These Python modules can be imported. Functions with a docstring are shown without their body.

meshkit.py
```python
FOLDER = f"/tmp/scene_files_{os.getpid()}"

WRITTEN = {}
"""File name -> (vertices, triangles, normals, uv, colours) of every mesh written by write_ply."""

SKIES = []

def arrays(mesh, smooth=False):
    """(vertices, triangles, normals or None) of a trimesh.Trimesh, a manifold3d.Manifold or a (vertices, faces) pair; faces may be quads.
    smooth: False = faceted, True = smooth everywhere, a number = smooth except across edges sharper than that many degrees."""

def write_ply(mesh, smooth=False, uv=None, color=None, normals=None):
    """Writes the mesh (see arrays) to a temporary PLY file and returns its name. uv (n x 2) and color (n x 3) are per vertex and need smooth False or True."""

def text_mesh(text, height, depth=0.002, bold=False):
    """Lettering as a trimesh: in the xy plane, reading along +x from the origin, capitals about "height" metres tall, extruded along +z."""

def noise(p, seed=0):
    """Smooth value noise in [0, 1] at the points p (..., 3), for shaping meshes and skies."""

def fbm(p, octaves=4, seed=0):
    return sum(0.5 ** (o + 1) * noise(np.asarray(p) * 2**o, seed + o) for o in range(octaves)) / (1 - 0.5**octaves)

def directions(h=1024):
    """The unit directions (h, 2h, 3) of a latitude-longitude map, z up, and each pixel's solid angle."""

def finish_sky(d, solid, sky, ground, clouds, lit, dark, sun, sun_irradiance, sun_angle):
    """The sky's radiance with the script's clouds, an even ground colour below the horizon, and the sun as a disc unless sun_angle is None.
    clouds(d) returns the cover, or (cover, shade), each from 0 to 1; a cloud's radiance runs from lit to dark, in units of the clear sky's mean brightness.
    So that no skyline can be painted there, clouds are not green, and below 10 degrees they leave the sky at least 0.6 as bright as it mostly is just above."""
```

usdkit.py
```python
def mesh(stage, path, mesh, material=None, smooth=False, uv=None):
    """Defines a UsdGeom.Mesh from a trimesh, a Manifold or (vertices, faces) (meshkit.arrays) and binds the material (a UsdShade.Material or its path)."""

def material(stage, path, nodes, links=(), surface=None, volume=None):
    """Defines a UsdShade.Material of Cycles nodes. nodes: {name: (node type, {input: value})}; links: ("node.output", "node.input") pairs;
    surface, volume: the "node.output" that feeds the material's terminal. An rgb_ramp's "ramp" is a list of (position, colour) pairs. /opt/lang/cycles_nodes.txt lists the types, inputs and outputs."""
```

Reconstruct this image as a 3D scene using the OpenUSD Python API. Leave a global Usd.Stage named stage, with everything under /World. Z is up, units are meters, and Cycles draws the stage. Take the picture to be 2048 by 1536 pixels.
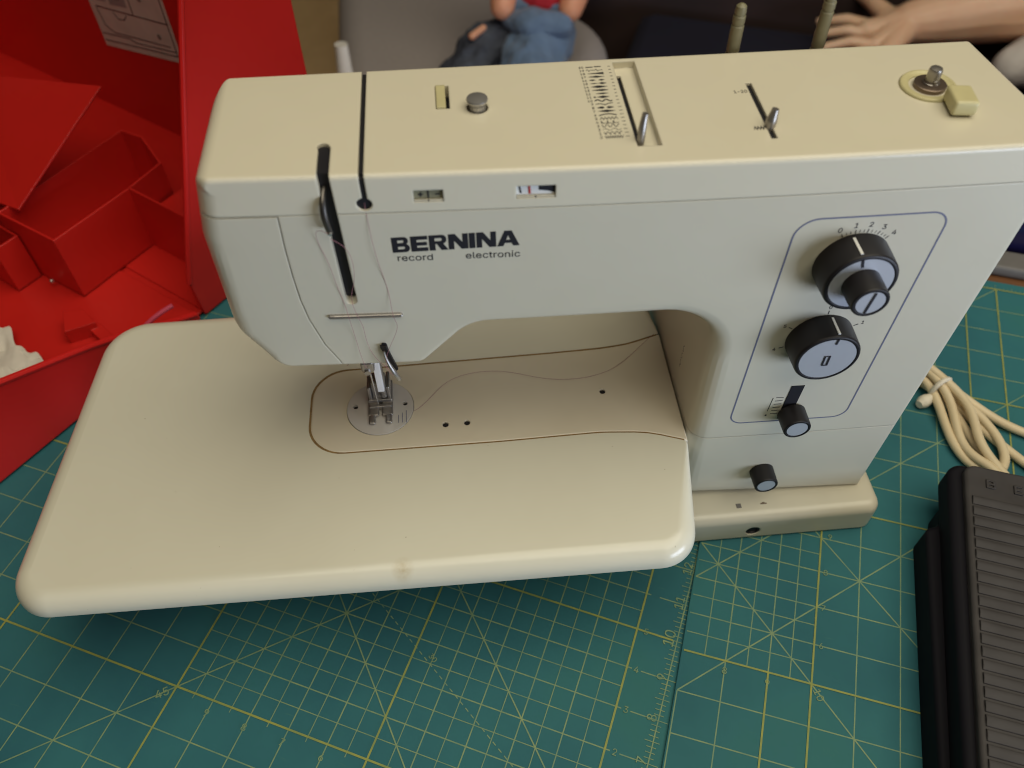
import math, random
import numpy as np, trimesh, shapely
import shapely.affinity as aff
from shapely.geometry import Polygon, LineString, Point, box as sbox
from shapely.ops import unary_union
import manifold3d as m3
import mapbox_earcut as earcut
import usdkit, meshkit
from pxr import Usd, UsdGeom, UsdLux, Gf, Sdf, UsdShade

random.seed(7); RNG = np.random.default_rng(7)
stage = Usd.Stage.CreateInMemory()
UsdGeom.SetStageUpAxis(stage, 'Z'); UsdGeom.SetStageMetersPerUnit(stage, 1.0)
UsdGeom.Xform.Define(stage, '/World')

# ------------------------------------------------------------------ camera
CAM = np.array([-0.1178, -0.2193, 0.5050])
CR = np.array([[0.9605, 0.2783, -0.0081], [0.2113, -0.7477, -0.6295], [-0.1813, 0.6029, -0.7770]])  # right, down, forward
u_, s_, vt_ = np.linalg.svd(CR); CR = u_ @ vt_
cam = UsdGeom.Camera.Define(stage, '/World/camera')
M = np.eye(4); M[0, :3] = CR[0]; M[1, :3] = -CR[1]; M[2, :3] = -CR[2]; M[3, :3] = CAM
cam.AddTransformOp().Set(Gf.Matrix4d(*M.ravel().tolist()))
cam.CreateHorizontalApertureAttr(36.0); cam.CreateVerticalApertureAttr(27.0)
cam.CreateFocalLengthAttr(36.0 * 1689.9 / 2048.0)
cam.CreateFStopAttr(7.5); cam.CreateFocusDistanceAttr(0.47)
cam.CreateClippingRangeAttr(Gf.Vec2f(0.02, 100.0))
cam.CreateExposureAttr(0.0)

# ------------------------------------------------------------------ machine frame
OX, OY, YAW = 0.0215, 0.1146, 0.3721
CY, SY = math.cos(YAW), math.sin(YAW)
YF, HT, DP, C2, LEAN, TAP, TAPX = 0.0181, 0.2946, 0.0983, 0.088, -0.0029, 0.0072, -0.0092
HS = 0.2752; BED = 0.093; PL = 0.0264
def m2w(p):
    p = np.atleast_2d(np.asarray(p, float))
    return np.c_[OX + CY * p[:, 0] - SY * p[:, 1], OY + SY * p[:, 0] + CY * p[:, 1], p[:, 2]]
def warp(p):
    """the case of the machine is not a perfect box: its front bows slightly and its right end leans"""
    p = np.array(p, float); wb = np.clip((DP - p[:, 1]) / (DP - YF), 0, 1.6)
    x0 = p[:, 0].copy(); y0 = p[:, 1].copy()
    p[:, 1] += 0.0105 * np.clip(-x0, 0, 1) * (1 - np.clip(wb, 0, 1))
    p[:, 1] += (C2 * x0 ** 2 + LEAN * p[:, 2] / HT) * wb
    r = np.clip((x0 + 0.03) / 0.03, 0, 1) ** 2
    p[:, 0] += r * (TAP * p[:, 2] / HT + TAPX * np.clip((y0 - YF) / (DP - YF), 0, 1))
    return p
def yd(x, y, z=HT):
    """design y whose warped place is y"""
    d = y
    for _ in range(12):
        d += y - warp([[x, d, z]])[0, 1]
    return d

# ------------------------------------------------------------------ lights
def look_at(prim, pos, target):
    pos, target = np.array(pos, float), np.array(target, float)
    z = pos - target; z /= np.linalg.norm(z); x = np.cross([0, 0, 1], z)
    x = np.array([1, 0, 0]) if np.linalg.norm(x) < 1e-6 else x / np.linalg.norm(x)
    y = np.cross(z, x); mm = np.eye(4); mm[0, :3] = x; mm[1, :3] = y; mm[2, :3] = z; mm[3, :3] = pos
    UsdGeom.Xformable(prim).AddTransformOp().Set(Gf.Matrix4d(*mm.ravel().tolist()))
def rect_light(name, pos, target, w, h, intensity, color):
    l = UsdLux.RectLight.Define(stage, '/World/' + name)
    l.CreateWidthAttr(w); l.CreateHeightAttr(h); l.CreateIntensityAttr(intensity); l.CreateColorAttr(Gf.Vec3f(*color))
    look_at(l.GetPrim(), pos, target); return l
MC = m2w([[-0.15, 0.02, 0.15]])[0]
def dirm(x, y, z):
    return np.array([CY * x - SY * y, SY * x + CY * y, z])
rect_light('window_light', MC + 1.5 * dirm(0.72, -0.69, -0.05), MC, 0.9, 0.7, 10.6, (0.69, 0.80, 1.0))
rect_light('ceiling_light', (0.42, 0.0, 1.85), (0.05, 0.05, 0.0), 1.9, 1.9, 2.85, (1.0, 0.92, 0.73))
rect_light('room_light', (-0.5, -1.4, 1.9), (-0.2, 0.4, 0.0), 1.8, 1.6, 0.42, (1.0, 0.88, 0.72))

# ------------------------------------------------------------------ materials
def mat(name, col, rough=0.5, metallic=0.0, spec=0.5, noise=None, bump=None, bevel=0.0, coat=0.0, sheen=0.0, col2=None, sss=0.0, detail=3.0):
    """noise=(scale, amount): tone varies towards col2; bump=(scale, height metres)"""
    n = {'p': ('principled_bsdf', {'base_color': col, 'roughness': rough, 'metallic': metallic, 'specular_ior_level': spec, 'coat_weight': coat, 'sheen_weight': sheen})}
    l = []
    if noise or bump:
        n['g'] = ('texture_coordinate', {})
    if noise:
        c2 = col2 or tuple(c * 0.8 for c in col)
        n['nt'] = ('noise_texture', {'scale': noise[0], 'detail': detail, 'roughness': 0.6})
        n['rr'] = ('rgb_ramp', {'ramp': [(0.5 - 0.5 * (1 - noise[1]) * .6, c2), (0.5 + 0.5 * (1 - noise[1]) * .6 + 0.02, col)]})
        l += [('g.object', 'nt.vector'), ('nt.fac', 'rr.fac'), ('rr.color', 'p.base_color')]
    last = None
    if bevel:
        n['bv'] = ('bevel', {'samples': 6, 'radius': bevel}); last = 'bv.bevel'
    if bump:
        n['bn'] = ('noise_texture', {'scale': bump[0], 'detail': 2.0})
        n['bb'] = ('bump', {'distance': bump[1], 'strength': 1.0})
        l += [('g.object', 'bn.vector'), ('bn.fac', 'bb.height')]
        if last: l.append((last, 'bb.normal'))
        last = 'bb.normal'
    if last: l.append((last, 'p.normal'))
    if sss:
        n['p'][1].update(subsurface_weight=sss, subsurface_scale=0.006)
    return usdkit.material(stage, '/World/Looks/' + name, n, l, surface='p.BSDF')
stage.DefinePrim('/World/Looks', 'Scope')
CREAM = (0.64, 0.605, 0.49)
MT = dict(
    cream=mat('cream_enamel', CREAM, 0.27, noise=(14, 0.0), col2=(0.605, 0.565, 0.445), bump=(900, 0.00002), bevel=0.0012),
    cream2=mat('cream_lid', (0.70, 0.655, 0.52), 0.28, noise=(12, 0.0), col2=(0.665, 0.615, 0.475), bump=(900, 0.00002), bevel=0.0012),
    grime=mat('seam_grime', (0.34, 0.22, 0.085), 0.8, noise=(200, 0.0), col2=(0.17, 0.10, 0.035)),
    bed=mat('worn_cream', (0.71, 0.65, 0.52), 0.28, noise=(16, 0.0), col2=(0.66, 0.59, 0.455), bump=(900, 0.00002), bevel=0.0008),
    button=mat('yellowed_plastic', (0.66, 0.60, 0.33), 0.35, noise=(60, 0.0), bevel=0.0012),
    black=mat('black_plastic', (0.010, 0.008, 0.009), 0.46, spec=0.35, bevel=0.0006),
    cavity=mat('dark_inside', (0.006, 0.005, 0.009), 0.6),
    ink=mat('black_print', (0.012, 0.011, 0.018), 0.5),
    ink_grey=mat('grey_print', (0.16, 0.15, 0.14), 0.5),
    ink_blue=mat('blue_grey_print', (0.15, 0.16, 0.235), 0.45),
    ink_red=mat('red_print', (0.45, 0.02, 0.02), 0.5),
    white=mat('white_print', (0.75, 0.75, 0.72), 0.5),
    capm=mat('silver_cap', (0.50, 0.52, 0.56), 0.42, metallic=0.35),
    chrome=mat('chrome', (0.66, 0.64, 0.62), 0.22, metallic=0.75, noise=(90, 0.0), col2=(0.5, 0.48, 0.45)),
    steel=mat('brushed_steel', (0.42, 0.39, 0.36), 0.33, metallic=0.75, noise=(140, 0.0), col2=(0.3, 0.28, 0.26)),
    plate=mat('stitch_plate_steel', (0.74, 0.71, 0.67), 0.28, metallic=0.25),
    steel_dk=mat('dark_steel', (0.12, 0.11, 0.10), 0.35, metallic=0.9),
    pin=mat('olive_plastic', (0.24, 0.215, 0.125), 0.45, noise=(120, 0.0), bevel=0.0006),
    bronze=mat('brown_metal', (0.20, 0.15, 0.115), 0.35, metallic=0.7),
    dial=mat('dial_strip', (0.33, 0.31, 0.20), 0.5, noise=(120, 0.0), col2=(0.16, 0.15, 0.09)),
    satin=mat('bright_satin_metal', (0.86, 0.85, 0.86), 0.3, metallic=0.15),
    thread=mat('pink_thread', (0.34, 0.14, 0.17), 0.7),
    red=mat('red_plastic', (0.66, 0.018, 0.016), 0.34, noise=(10, 0.0), col2=(0.60, 0.015, 0.013), bump=(1500, 0.00003), bevel=0.001),
    red_in=mat('red_plastic_inside', (0.60, 0.018, 0.013), 0.36, noise=(10, 0.0), col2=(0.52, 0.014, 0.010), bump=(1500, 0.00003), bevel=0.001),
    paper=mat('torn_paper', (0.72, 0.68, 0.60), 0.85, noise=(60, 0.0), col2=(0.62, 0.58, 0.50), bump=(120, 0.0006)),
    sticker=mat('sticker_paper', (0.60, 0.52, 0.46), 0.6, noise=(50, 0.0)),
    sticker_grey=mat('sticker_grey', (0.30, 0.27, 0.26), 0.6, noise=(700, 0.0)),
    pink=mat('pink_plastic', (0.60, 0.08, 0.14), 0.4),
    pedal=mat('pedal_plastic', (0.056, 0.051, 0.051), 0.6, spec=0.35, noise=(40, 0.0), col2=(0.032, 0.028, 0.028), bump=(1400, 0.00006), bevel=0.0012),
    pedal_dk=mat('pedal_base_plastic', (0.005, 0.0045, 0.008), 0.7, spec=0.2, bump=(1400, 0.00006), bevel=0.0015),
    cord=mat('cord_cream', (0.72, 0.61, 0.41), 0.5, noise=(30, 0.0), col2=(0.66, 0.53, 0.33)),
    tie=mat('pale_tie', (0.74, 0.68, 0.56), 0.5),
    wood=mat('table_wood', (0.20, 0.09, 0.04), 0.4, noise=(18, 0.0), col2=(0.12, 0.05, 0.022)),
    denim=mat('blue_denim', (0.17, 0.26, 0.42), 0.9, noise=(24, 0.0), col2=(0.085, 0.14, 0.24), bump=(40, 0.006), sheen=0.2),
    denim_dk=mat('dark_denim', (0.085, 0.10, 0.13), 0.9, noise=(22, 0.0), col2=(0.018, 0.020, 0.038), bump=(40, 0.006)),
    skin=mat('skin', (0.90, 0.60, 0.41), 0.5, noise=(22, 0.0), col2=(0.82, 0.48, 0.31), sss=0.15),
    skin2=mat('skin_warm', (0.76, 0.36, 0.23), 0.5, noise=(12, 0.0), col2=(0.70, 0.30, 0.18), sss=0.15),
    redcloth=mat('red_cloth', (0.52, 0.02, 0.035), 0.9, noise=(14, 0.0)),
    pinkcloth=mat('rose_cloth', (0.60, 0.18, 0.19), 0.9, noise=(9, 0.0), col2=(0.46, 0.26, 0.36)),
    whitecloth=mat('white_cloth', (0.82, 0.78, 0.76), 0.9, noise=(10, 0.0), bump=(25, 0.004)),
    browncloth=mat('dark_brown_cloth', (0.045, 0.022, 0.020), 0.9, noise=(8, 0.0), col2=(0.02, 0.012, 0.012)),
    navy=mat('navy_cloth', (0.008, 0.007, 0.022), 0.9, noise=(10, 0.0)),
    seat=mat('grey_upholstery', (0.40, 0.355, 0.34), 0.9, noise=(160, 0.0), col2=(0.34, 0.30, 0.29), bump=(300, 0.0004)),
    seat_edge=mat('pale_plastic', (0.70, 0.67, 0.62), 0.5),
    carpet=mat('tan_carpet', (0.92, 0.62, 0.31), 0.95, noise=(7, 0.0), col2=(0.70, 0.44, 0.20), bump=(120, 0.004), detail=6.0),
    hair=mat('brown_hair', (0.09, 0.05, 0.03), 0.6),
    strap=mat('blue_grey_strap', (0.22, 0.23, 0.30), 0.6),
    glossy=mat('dark_glossy', (0.012, 0.010, 0.05), 0.2, coat=0.3),
    greycloth=mat('grey_strip', (0.16, 0.15, 0.14), 0.6, noise=(90, 0.0)),
)
def mat_mat():
    n = {'g': ('texture_coordinate', {}), 'n1': ('noise_texture', {'scale': 9.0, 'detail': 5.0}), 'n2': ('noise_texture', {'scale': 160.0, 'detail': 3.0, 'roughness': 0.7}),
         'r1': ('rgb_ramp', {'ramp': [(0.3, (0.026, 0.115, 0.145)), (0.55, (0.036, 0.155, 0.175)), (0.75, (0.040, 0.168, 0.158))]}),
         'r2': ('rgb_ramp', {'ramp': [(0.58, (0, 0, 0)), (0.80, (1, 1, 1))]}),
         'mp': ('mapping', {'scale': (40.0, 300.0, 1.0), 'rotation': (0, 0, 0.5)}), 'n3': ('noise_texture', {'scale': 1.0, 'detail': 3.0}),
         'r3': ('rgb_ramp', {'ramp': [(0.70, (0, 0, 0)), (0.78, (1, 1, 1))]}),
         'm1': ('mix_color', {'blend_type': 'mix', 'b': (0.03, 0.15, 0.14)}), 'm2': ('mix_color', {'blend_type': 'mix', 'b': (0.05, 0.17, 0.16)}),
         'k1': ('math', {'math_type': 'multiply', 'value2': 0.5}), 'k2': ('math', {'math_type': 'multiply', 'value2': 0.75}),
         'b': ('bump', {'distance': 0.00008, 'strength': 1.0}), 'p': ('principled_bsdf', {'roughness': 0.6, 'specular_ior_level': 0.12})}
    l = [('g.object', 'n1.vector'), ('g.object', 'n2.vector'), ('g.object', 'mp.vector'), ('mp.vector', 'n3.vector'), ('n1.fac', 'r1.fac'), ('n2.fac', 'r2.fac'), ('n3.fac', 'r3.fac'),
         ('r2.color', 'k1.value1'), ('r3.color', 'k2.value1'), ('r1.color', 'm1.a'), ('k1.value', 'm1.fac'), ('m1.result', 'm2.a'), ('k2.value', 'm2.fac'), ('m2.result', 'p.base_color'),
         ('n2.fac', 'b.height'), ('b.normal', 'p.normal')]
    return usdkit.material(stage, '/World/Looks/mat_green', n, l, surface='p.BSDF')
def slab_mat():
    n = {'g': ('texture_coordinate', {}), 'n1': ('noise_texture', {'scale': 9.0, 'detail': 4.0}), 'r1': ('rgb_ramp', {'ramp': [(0.25, (0.68, 0.65, 0.525)), (0.75, (0.72, 0.70, 0.58))]}),
         'mp': ('mapping', {'location': (-2.38, 13.9, 0.0), 'scale': (150.0, 150.0, 0.001)}), 'gr': ('gradient_texture', {'gradient_type': 'spherical'}), 'n2': ('noise_texture', {'scale': 420.0, 'detail': 3.0}),
         'k': ('math', {'math_type': 'multiply'}), 'm': ('mix_color', {'blend_type': 'mix', 'b': (0.46, 0.36, 0.18)}), 'n3': ('noise_texture', {'scale': 260.0, 'detail': 2.0}), 'r3': ('rgb_ramp', {'ramp': [(0.76, (0, 0, 0)), (0.80, (0.55, 0.55, 0.55))]}),
         'm2': ('mix_color', {'blend_type': 'mix', 'b': (0.30, 0.24, 0.14)}), 'n4': ('noise_texture', {'scale': 30.0, 'detail': 4.0}), 'r4': ('rgb_ramp', {'ramp': [(0.3, (0.16, 0.16, 0.16)), (0.7, (0.27, 0.27, 0.27))]}), 'p': ('principled_bsdf', {})}
    l = [('g.object', 'n1.vector'), ('g.object', 'n2.vector'), ('g.object', 'n3.vector'), ('g.object', 'n4.vector'), ('n1.fac', 'r1.fac'), ('g.object', 'mp.vector'), ('mp.vector', 'gr.vector'), ('gr.fac', 'k.value1'), ('n2.fac', 'k.value2'),
         ('r1.color', 'm.a'), ('k.value', 'm.fac'), ('n3.fac', 'r3.fac'), ('m.result', 'm2.a'), ('r3.color', 'm2.fac'), ('m2.result', 'p.base_color'), ('n4.fac', 'r4.fac'), ('r4.color', 'p.roughness')]
    return usdkit.material(stage, '/World/Looks/cream_slab', n, l, surface='p.BSDF')
MT['slab'] = slab_mat()
MT['mat'] = mat_mat()
MT['line_y'] = mat('mat_yellow_ink', (0.36, 0.36, 0.06), 0.6, noise=(90, 0.0), col2=(0.17, 0.24, 0.08))
MT['line_g'] = mat('mat_pale_ink', (0.28, 0.36, 0.15), 0.6, noise=(90, 0.0), col2=(0.09, 0.21, 0.15))

# ------------------------------------------------------------------ scene helpers
used = {}
def numbered(parent, name):
    k = (parent, name); used[k] = used.get(k, -1) + 1
    return name if used[k] == 0 else '%s_%03d' % (name, used[k])
FR = {}
def tag(prim, label=None, cat=None, group=None, kind=None):
    for k, val in (('label', label), ('category', cat), ('group', group), ('kind', kind)):
        if val: prim.SetCustomDataByKey(k, val)
def thing(name, label, cat, base=(0, 0, 0), yaw=0.0, group=None, machine=False):
    if machine:
        base, yaw = m2w([base])[0], YAW
    path = '/World/' + numbered('/World', name)
    x = UsdGeom.Xform.Define(stage, path)
    x.AddTranslateOp().Set(Gf.Vec3d(*map(float, base))); x.AddRotateZOp().Set(math.degrees(yaw))
    FR[path] = (np.array(base, float), yaw); tag(x.GetPrim(), label, cat, group); return path
def arr(mesh, smooth=False):
    return meshkit.arrays(mesh, smooth)
def part(parent, name, mesh, material, space='m', smooth=30, label=None, kind=None, w=False):
    """adds a mesh given in machine (m) or world (w) coordinates as a child of parent (a thing or a part)"""
    if isinstance(mesh, list): mesh = trimesh.util.concatenate([tm(x) for x in mesh])
    v, f, _ = arr(mesh)
    if w: v = warp(v)
    if space == 'm': v = m2w(v)
    root = '/'.join(parent.split('/')[:3]); o, yaw = FR[root]
    d = v - o; c, s = math.cos(yaw), math.sin(yaw)
    v = np.c_[c * d[:, 0] + s * d[:, 1], -s * d[:, 0] + c * d[:, 1], d[:, 2]]
    path = parent + '/' + numbered(parent, name)
    usdkit.mesh(stage, path, trimesh.Trimesh(v, f, process=False), MT[material], smooth=smooth)
    tag(stage.GetPrimAtPath(path), label, kind=kind); return path
def single(name, mesh, material, label, cat, space='w', smooth=30, group=None, kind=None):
    v, f, _ = arr(trimesh.util.concatenate([tm(x) for x in mesh]) if isinstance(mesh, list) else mesh)
    if space == 'm': v = m2w(v)
    path = '/World/' + numbered('/World', name)
    usdkit.mesh(stage, path, trimesh.Trimesh(v, f, process=False), MT[material], smooth=smooth)
    tag(stage.GetPrimAtPath(path), label, cat, group, kind); return path

# ------------------------------------------------------------------ geometry helpers
def tm(x):
    if isinstance(x, trimesh.Trimesh): return x
    v, f, _ = arr(x); return trimesh.Trimesh(v, f, process=False)
def mf(x):
    if isinstance(x, m3.Manifold): return x
    x = x.copy(); x.merge_vertices()
    return m3.Manifold(m3.Mesh(np.asarray(x.vertices, np.float32), np.asarray(x.faces, np.uint32)))
def fillet(pts, n=8):
    """pts: (x, y, radius, extra...) in order -> rounded outline and the extras carried along"""
    P = [np.array(p[:2], float) for p in pts]; out, ex = [], []
    for i, p in enumerate(pts):
        a, b, c = P[i - 1], P[i], P[(i + 1) % len(P)]; r = p[2]; e = p[3:] if len(p) > 3 else (0,)
        d1, d2 = (a - b), (c - b); l1, l2 = np.linalg.norm(d1), np.linalg.norm(d2); d1 /= l1; d2 /= l2
        ang = math.acos(np.clip(d1 @ d2, -1, 1))
        if r <= 0 or ang > math.pi - 0.02:
            out.append(b); ex.append(e); continue
        t = min(r / math.tan(ang / 2), 0.49 * l1, 0.49 * l2); r = t * math.tan(ang / 2)
        cen = b + (d1 + d2) / np.linalg.norm(d1 + d2) * (r / math.sin(ang / 2)); s, q = b + d1 * t, b + d2 * t
        a0 = math.atan2(*(s - cen)[::-1]); a1 = math.atan2(*(q - cen)[::-1]); da = (a1 - a0 + math.pi) % (2 * math.pi) - math.pi
        k = max(2, int(n * abs(da) / 1.57) + 1)
        for j in range(k + 1):
            th = a0 + da * j / k; out.append(cen + r * np.array([math.cos(th), math.sin(th)])); ex.append(e)
    return np.array(out), np.array(ex, float)
def dense(P, E, step):
    o, e = [], []
    for i in range(len(P)):
        q = P[(i + 1) % len(P)]; k = max(1, int(np.linalg.norm(q - P[i]) / step))
        for j in range(k):
            t = j / k; o.append(P[i] * (1 - t) + q * t); e.append(E[i] * (1 - t) + E[(i + 1) % len(P)] * t)
    return np.array(o), np.array(e)
def loft(P, R, z0, z1, r0=True, r1=True, seg=6, R2=None):
    """closed solid over a CCW outline P from z0 to z1; edges at either end rounded by the per-vertex radii R"""
    P = np.asarray(P, float); n = len(P); R = np.broadcast_to(R, n).astype(float)
    e = np.roll(P, -1, 0) - P; e /= np.linalg.norm(e, axis=1, keepdims=True) + 1e-15
    nr = np.c_[e[:, 1], -e[:, 0]]; nv = nr + np.roll(nr, 1, 0); nv /= np.maximum((nv * nv).sum(1, keepdims=True) / 2, 0.3)
    layers = []
    th = np.linspace(0, math.pi / 2, seg + 1)
    if r0:
        for t in th: layers.append((1 - math.sin(t), 1 - math.cos(t), 0))
    else: layers.append((0, 0, 0))
    if r1:
        for t in th[::-1]: layers.append((1 - math.sin(t), 1 - math.cos(t), 1))
    else: layers.append((0, 0, 1))
    V = []
    for a, b, top in layers:
        RR = R2 if (top and R2 is not None) else R
        q = P - nv * (RR * a)[:, None]
        z = (z1 - RR * b) if top else (z0 + RR * b)
        V.append(np.c_[q, np.broadcast_to(z, n)])
    V = np.vstack(V); F = []
    for k in range(len(layers) - 1):
        a = k * n + np.arange(n); b = k * n + (np.arange(n) + 1) % n
        F += [np.c_[a, b, b + n], np.c_[a, b + n, a + n]]
    F0 = np.asarray(m3.triangulate([P[:, :2].copy()])).reshape(-1, 3).astype(int)
    L = (len(layers) - 1) * n; F1 = F0 + L
    def area(f): return np.cross(V[f[:, 1], :2] - V[f[:, 0], :2], V[f[:, 2], :2] - V[f[:, 0], :2]).sum()
    if area(F0) > 0: F0 = F0[:, ::-1]
    if area(F1) < 0: F1 = F1[:, ::-1]
    F += [F0, F1]
    return trimesh.Trimesh(V, np.vstack(F), process=False)
def swap(mesh, order='xz'):
    """outline drawn in (x, z), height along -y reversed: (x, z, h) -> (x, h, z)"""
    v = np.array(mesh.vertices); v = v[:, [0, 2, 1]]
    return trimesh.Trimesh(v, np.array(mesh.faces)[:, ::-1], process=False)
def ext(poly, z0, z1):
    """extrudes a shapely polygon or multipolygon along z"""
    o = []
    for g in getattr(poly, 'geoms', [poly]):
        if g.is_empty or g.area < 1e-12: continue
        m = trimesh.creation.extrude_polygon(g, z1 - z0, engine='earcut'); m.apply_translation([0, 0, z0]); o.append(m)
    return trimesh.util.concatenate(o)
def exty(poly, y0, y1):
    """a shape drawn in (x, z), extruded from y0 to y1"""
    return swap(ext(poly, y0, y1))
def bx(x0, x1, y0, y1, z0, z1):
    m = trimesh.creation.box([x1 - x0, y1 - y0, z1 - z0]); m.apply_translation([(x0 + x1) / 2, (y0 + y1) / 2, (z0 + z1) / 2]); return m
def rbox(x0, x1, y0, y1, z0, z1, r, n=8):
    s = m3.Manifold.sphere(r, n)
    return m3.Manifold.batch_hull([s.translate((x, y, z)) for x in (x0 + r, x1 - r) for y in (y0 + r, y1 - r) for z in (z0 + r, z1 - r)])
def lathe(prof, sides=40):
    """(radius, height) profile turned about z"""
    prof = np.array(prof, float); a = np.arange(sides) * 2 * math.pi / sides; n = len(prof)
    v = np.stack([prof[:, None, 0] * np.cos(a), prof[:, None, 0] * np.sin(a), np.broadcast_to(prof[:, None, 1], (n, sides))], -1).reshape(-1, 3)
    i, j = np.meshgrid(np.arange(n - 1), np.arange(sides), indexing='ij')
    q = np.stack([i * sides + j, i * sides + (j + 1) % sides, (i + 1) * sides + (j + 1) % sides, (i + 1) * sides + j], -1).reshape(-1, 4)
    return trimesh.Trimesh(v, np.vstack([q[:, [0, 1, 2]], q[:, [0, 2, 3]]]), process=False)
def placed(mesh, origin, axis='z'):
    v = np.array(tm(mesh).vertices)
    if axis == '-y': v = np.c_[v[:, 0], -v[:, 2], v[:, 1]]
    return trimesh.Trimesh(v + np.asarray(origin), np.array(tm(mesh).faces), process=False)
def tube(pts, r, sides=8, smooth=6):
    P = np.array(pts, float)
    if smooth and len(P) > 2:
        from scipy.interpolate import CubicSpline
        t = np.r_[0, np.cumsum(np.linalg.norm(np.diff(P, axis=0), axis=1))]
        P = CubicSpline(t, P)(np.linspace(0, t[-1], smooth * (len(P) - 1) + 1))
    r = np.broadcast_to(r, len(P)) if np.ndim(r) == 0 else np.interp(np.linspace(0, 1, len(P)), np.linspace(0, 1, len(r)), r)
    T = np.gradient(P, axis=0); T /= np.linalg.norm(T, axis=1, keepdims=True)
    a = np.cross(T[0], [0.3, 0.2, 1.0]); a /= np.linalg.norm(a); V = []
    for i in range(len(P)):
        a = a - T[i] * (a @ T[i]); a /= np.linalg.norm(a); b = np.cross(T[i], a)
        for k in range(sides):
            th = 2 * math.pi * k / sides; V.append(P[i] + r[i] * (math.cos(th) * a + math.sin(th) * b))
    n = len(P); V += [P[0], P[-1]]; F = []
    for i in range(n - 1):
        for k in range(sides):
            p, q = i * sides + k, i * sides + (k + 1) % sides; F += [[p, q, q + sides], [p, q + sides, p + sides]]
    for k in range(sides):
        F += [[n * sides, (k + 1) % sides, k], [n * sides + 1, (n - 1) * sides + k, (n - 1) * sides + (k + 1) % sides]]
    return trimesh.Trimesh(np.array(V), np.array(F), process=False)
def limbs(bones, fine=0.008, it=10):
    """bones: lists of (point, radius) chains -> one continuous smoothed body"""
    ms = []
    for ch in bones:
        for (p, r), (q, s) in zip(ch[:-1], ch[1:]):
            ms.append(m3.Manifold.batch_hull([m3.Manifold.sphere(r, 14).translate(tuple(map(float, p))), m3.Manifold.sphere(s, 14).translate(tuple(map(float, q)))]))
    m = m3.Manifold.batch_boolean(ms, m3.OpType.Add).refine_to_length(fine); t = tm(m); t.merge_vertices()
    trimesh.smoothing.filter_taubin(t, iterations=it); return t
def finish(m, fine=0.012):
    return m.refine_to_length(fine)

# front-face prints: a shapely shape in (x, z), laid on the bowed front
def on_front(shape, proud=0.00012, th=0.0002):
    m = exty(shape, YF - proud, YF - proud + th)
    return tm(mf(m).refine_to_length(0.012)) if len(m.faces) < 4000 else m
def on_top(shape, proud=0.00012):
    return ext(shape, HT - 0.0001, HT + proud)
def line(pts, w, cap='flat'):
    return LineString(pts).buffer(w / 2, cap_style=cap, join_style='mitre', resolution=2)
def text_shape(text, height, bold=False, stretch=1.0, slant=0.0):
    """lettering as a shapely shape with its lower left at the origin"""
    m = meshkit.text_mesh(text, height, 0.001, bold)
    g = unary_union([Polygon(m.vertices[f][:, :2]).buffer(1e-7) for f, nn in zip(m.faces, m.face_normals) if nn[2] > 0.9])
    x0, y0, x1, y1 = g.bounds
    g = aff.translate(g, -x0, 0); g = aff.scale(g, stretch, 1, origin=(0, 0))
    return aff.skew(g, slant, 0, origin=(0, 0)) if slant else g

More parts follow.
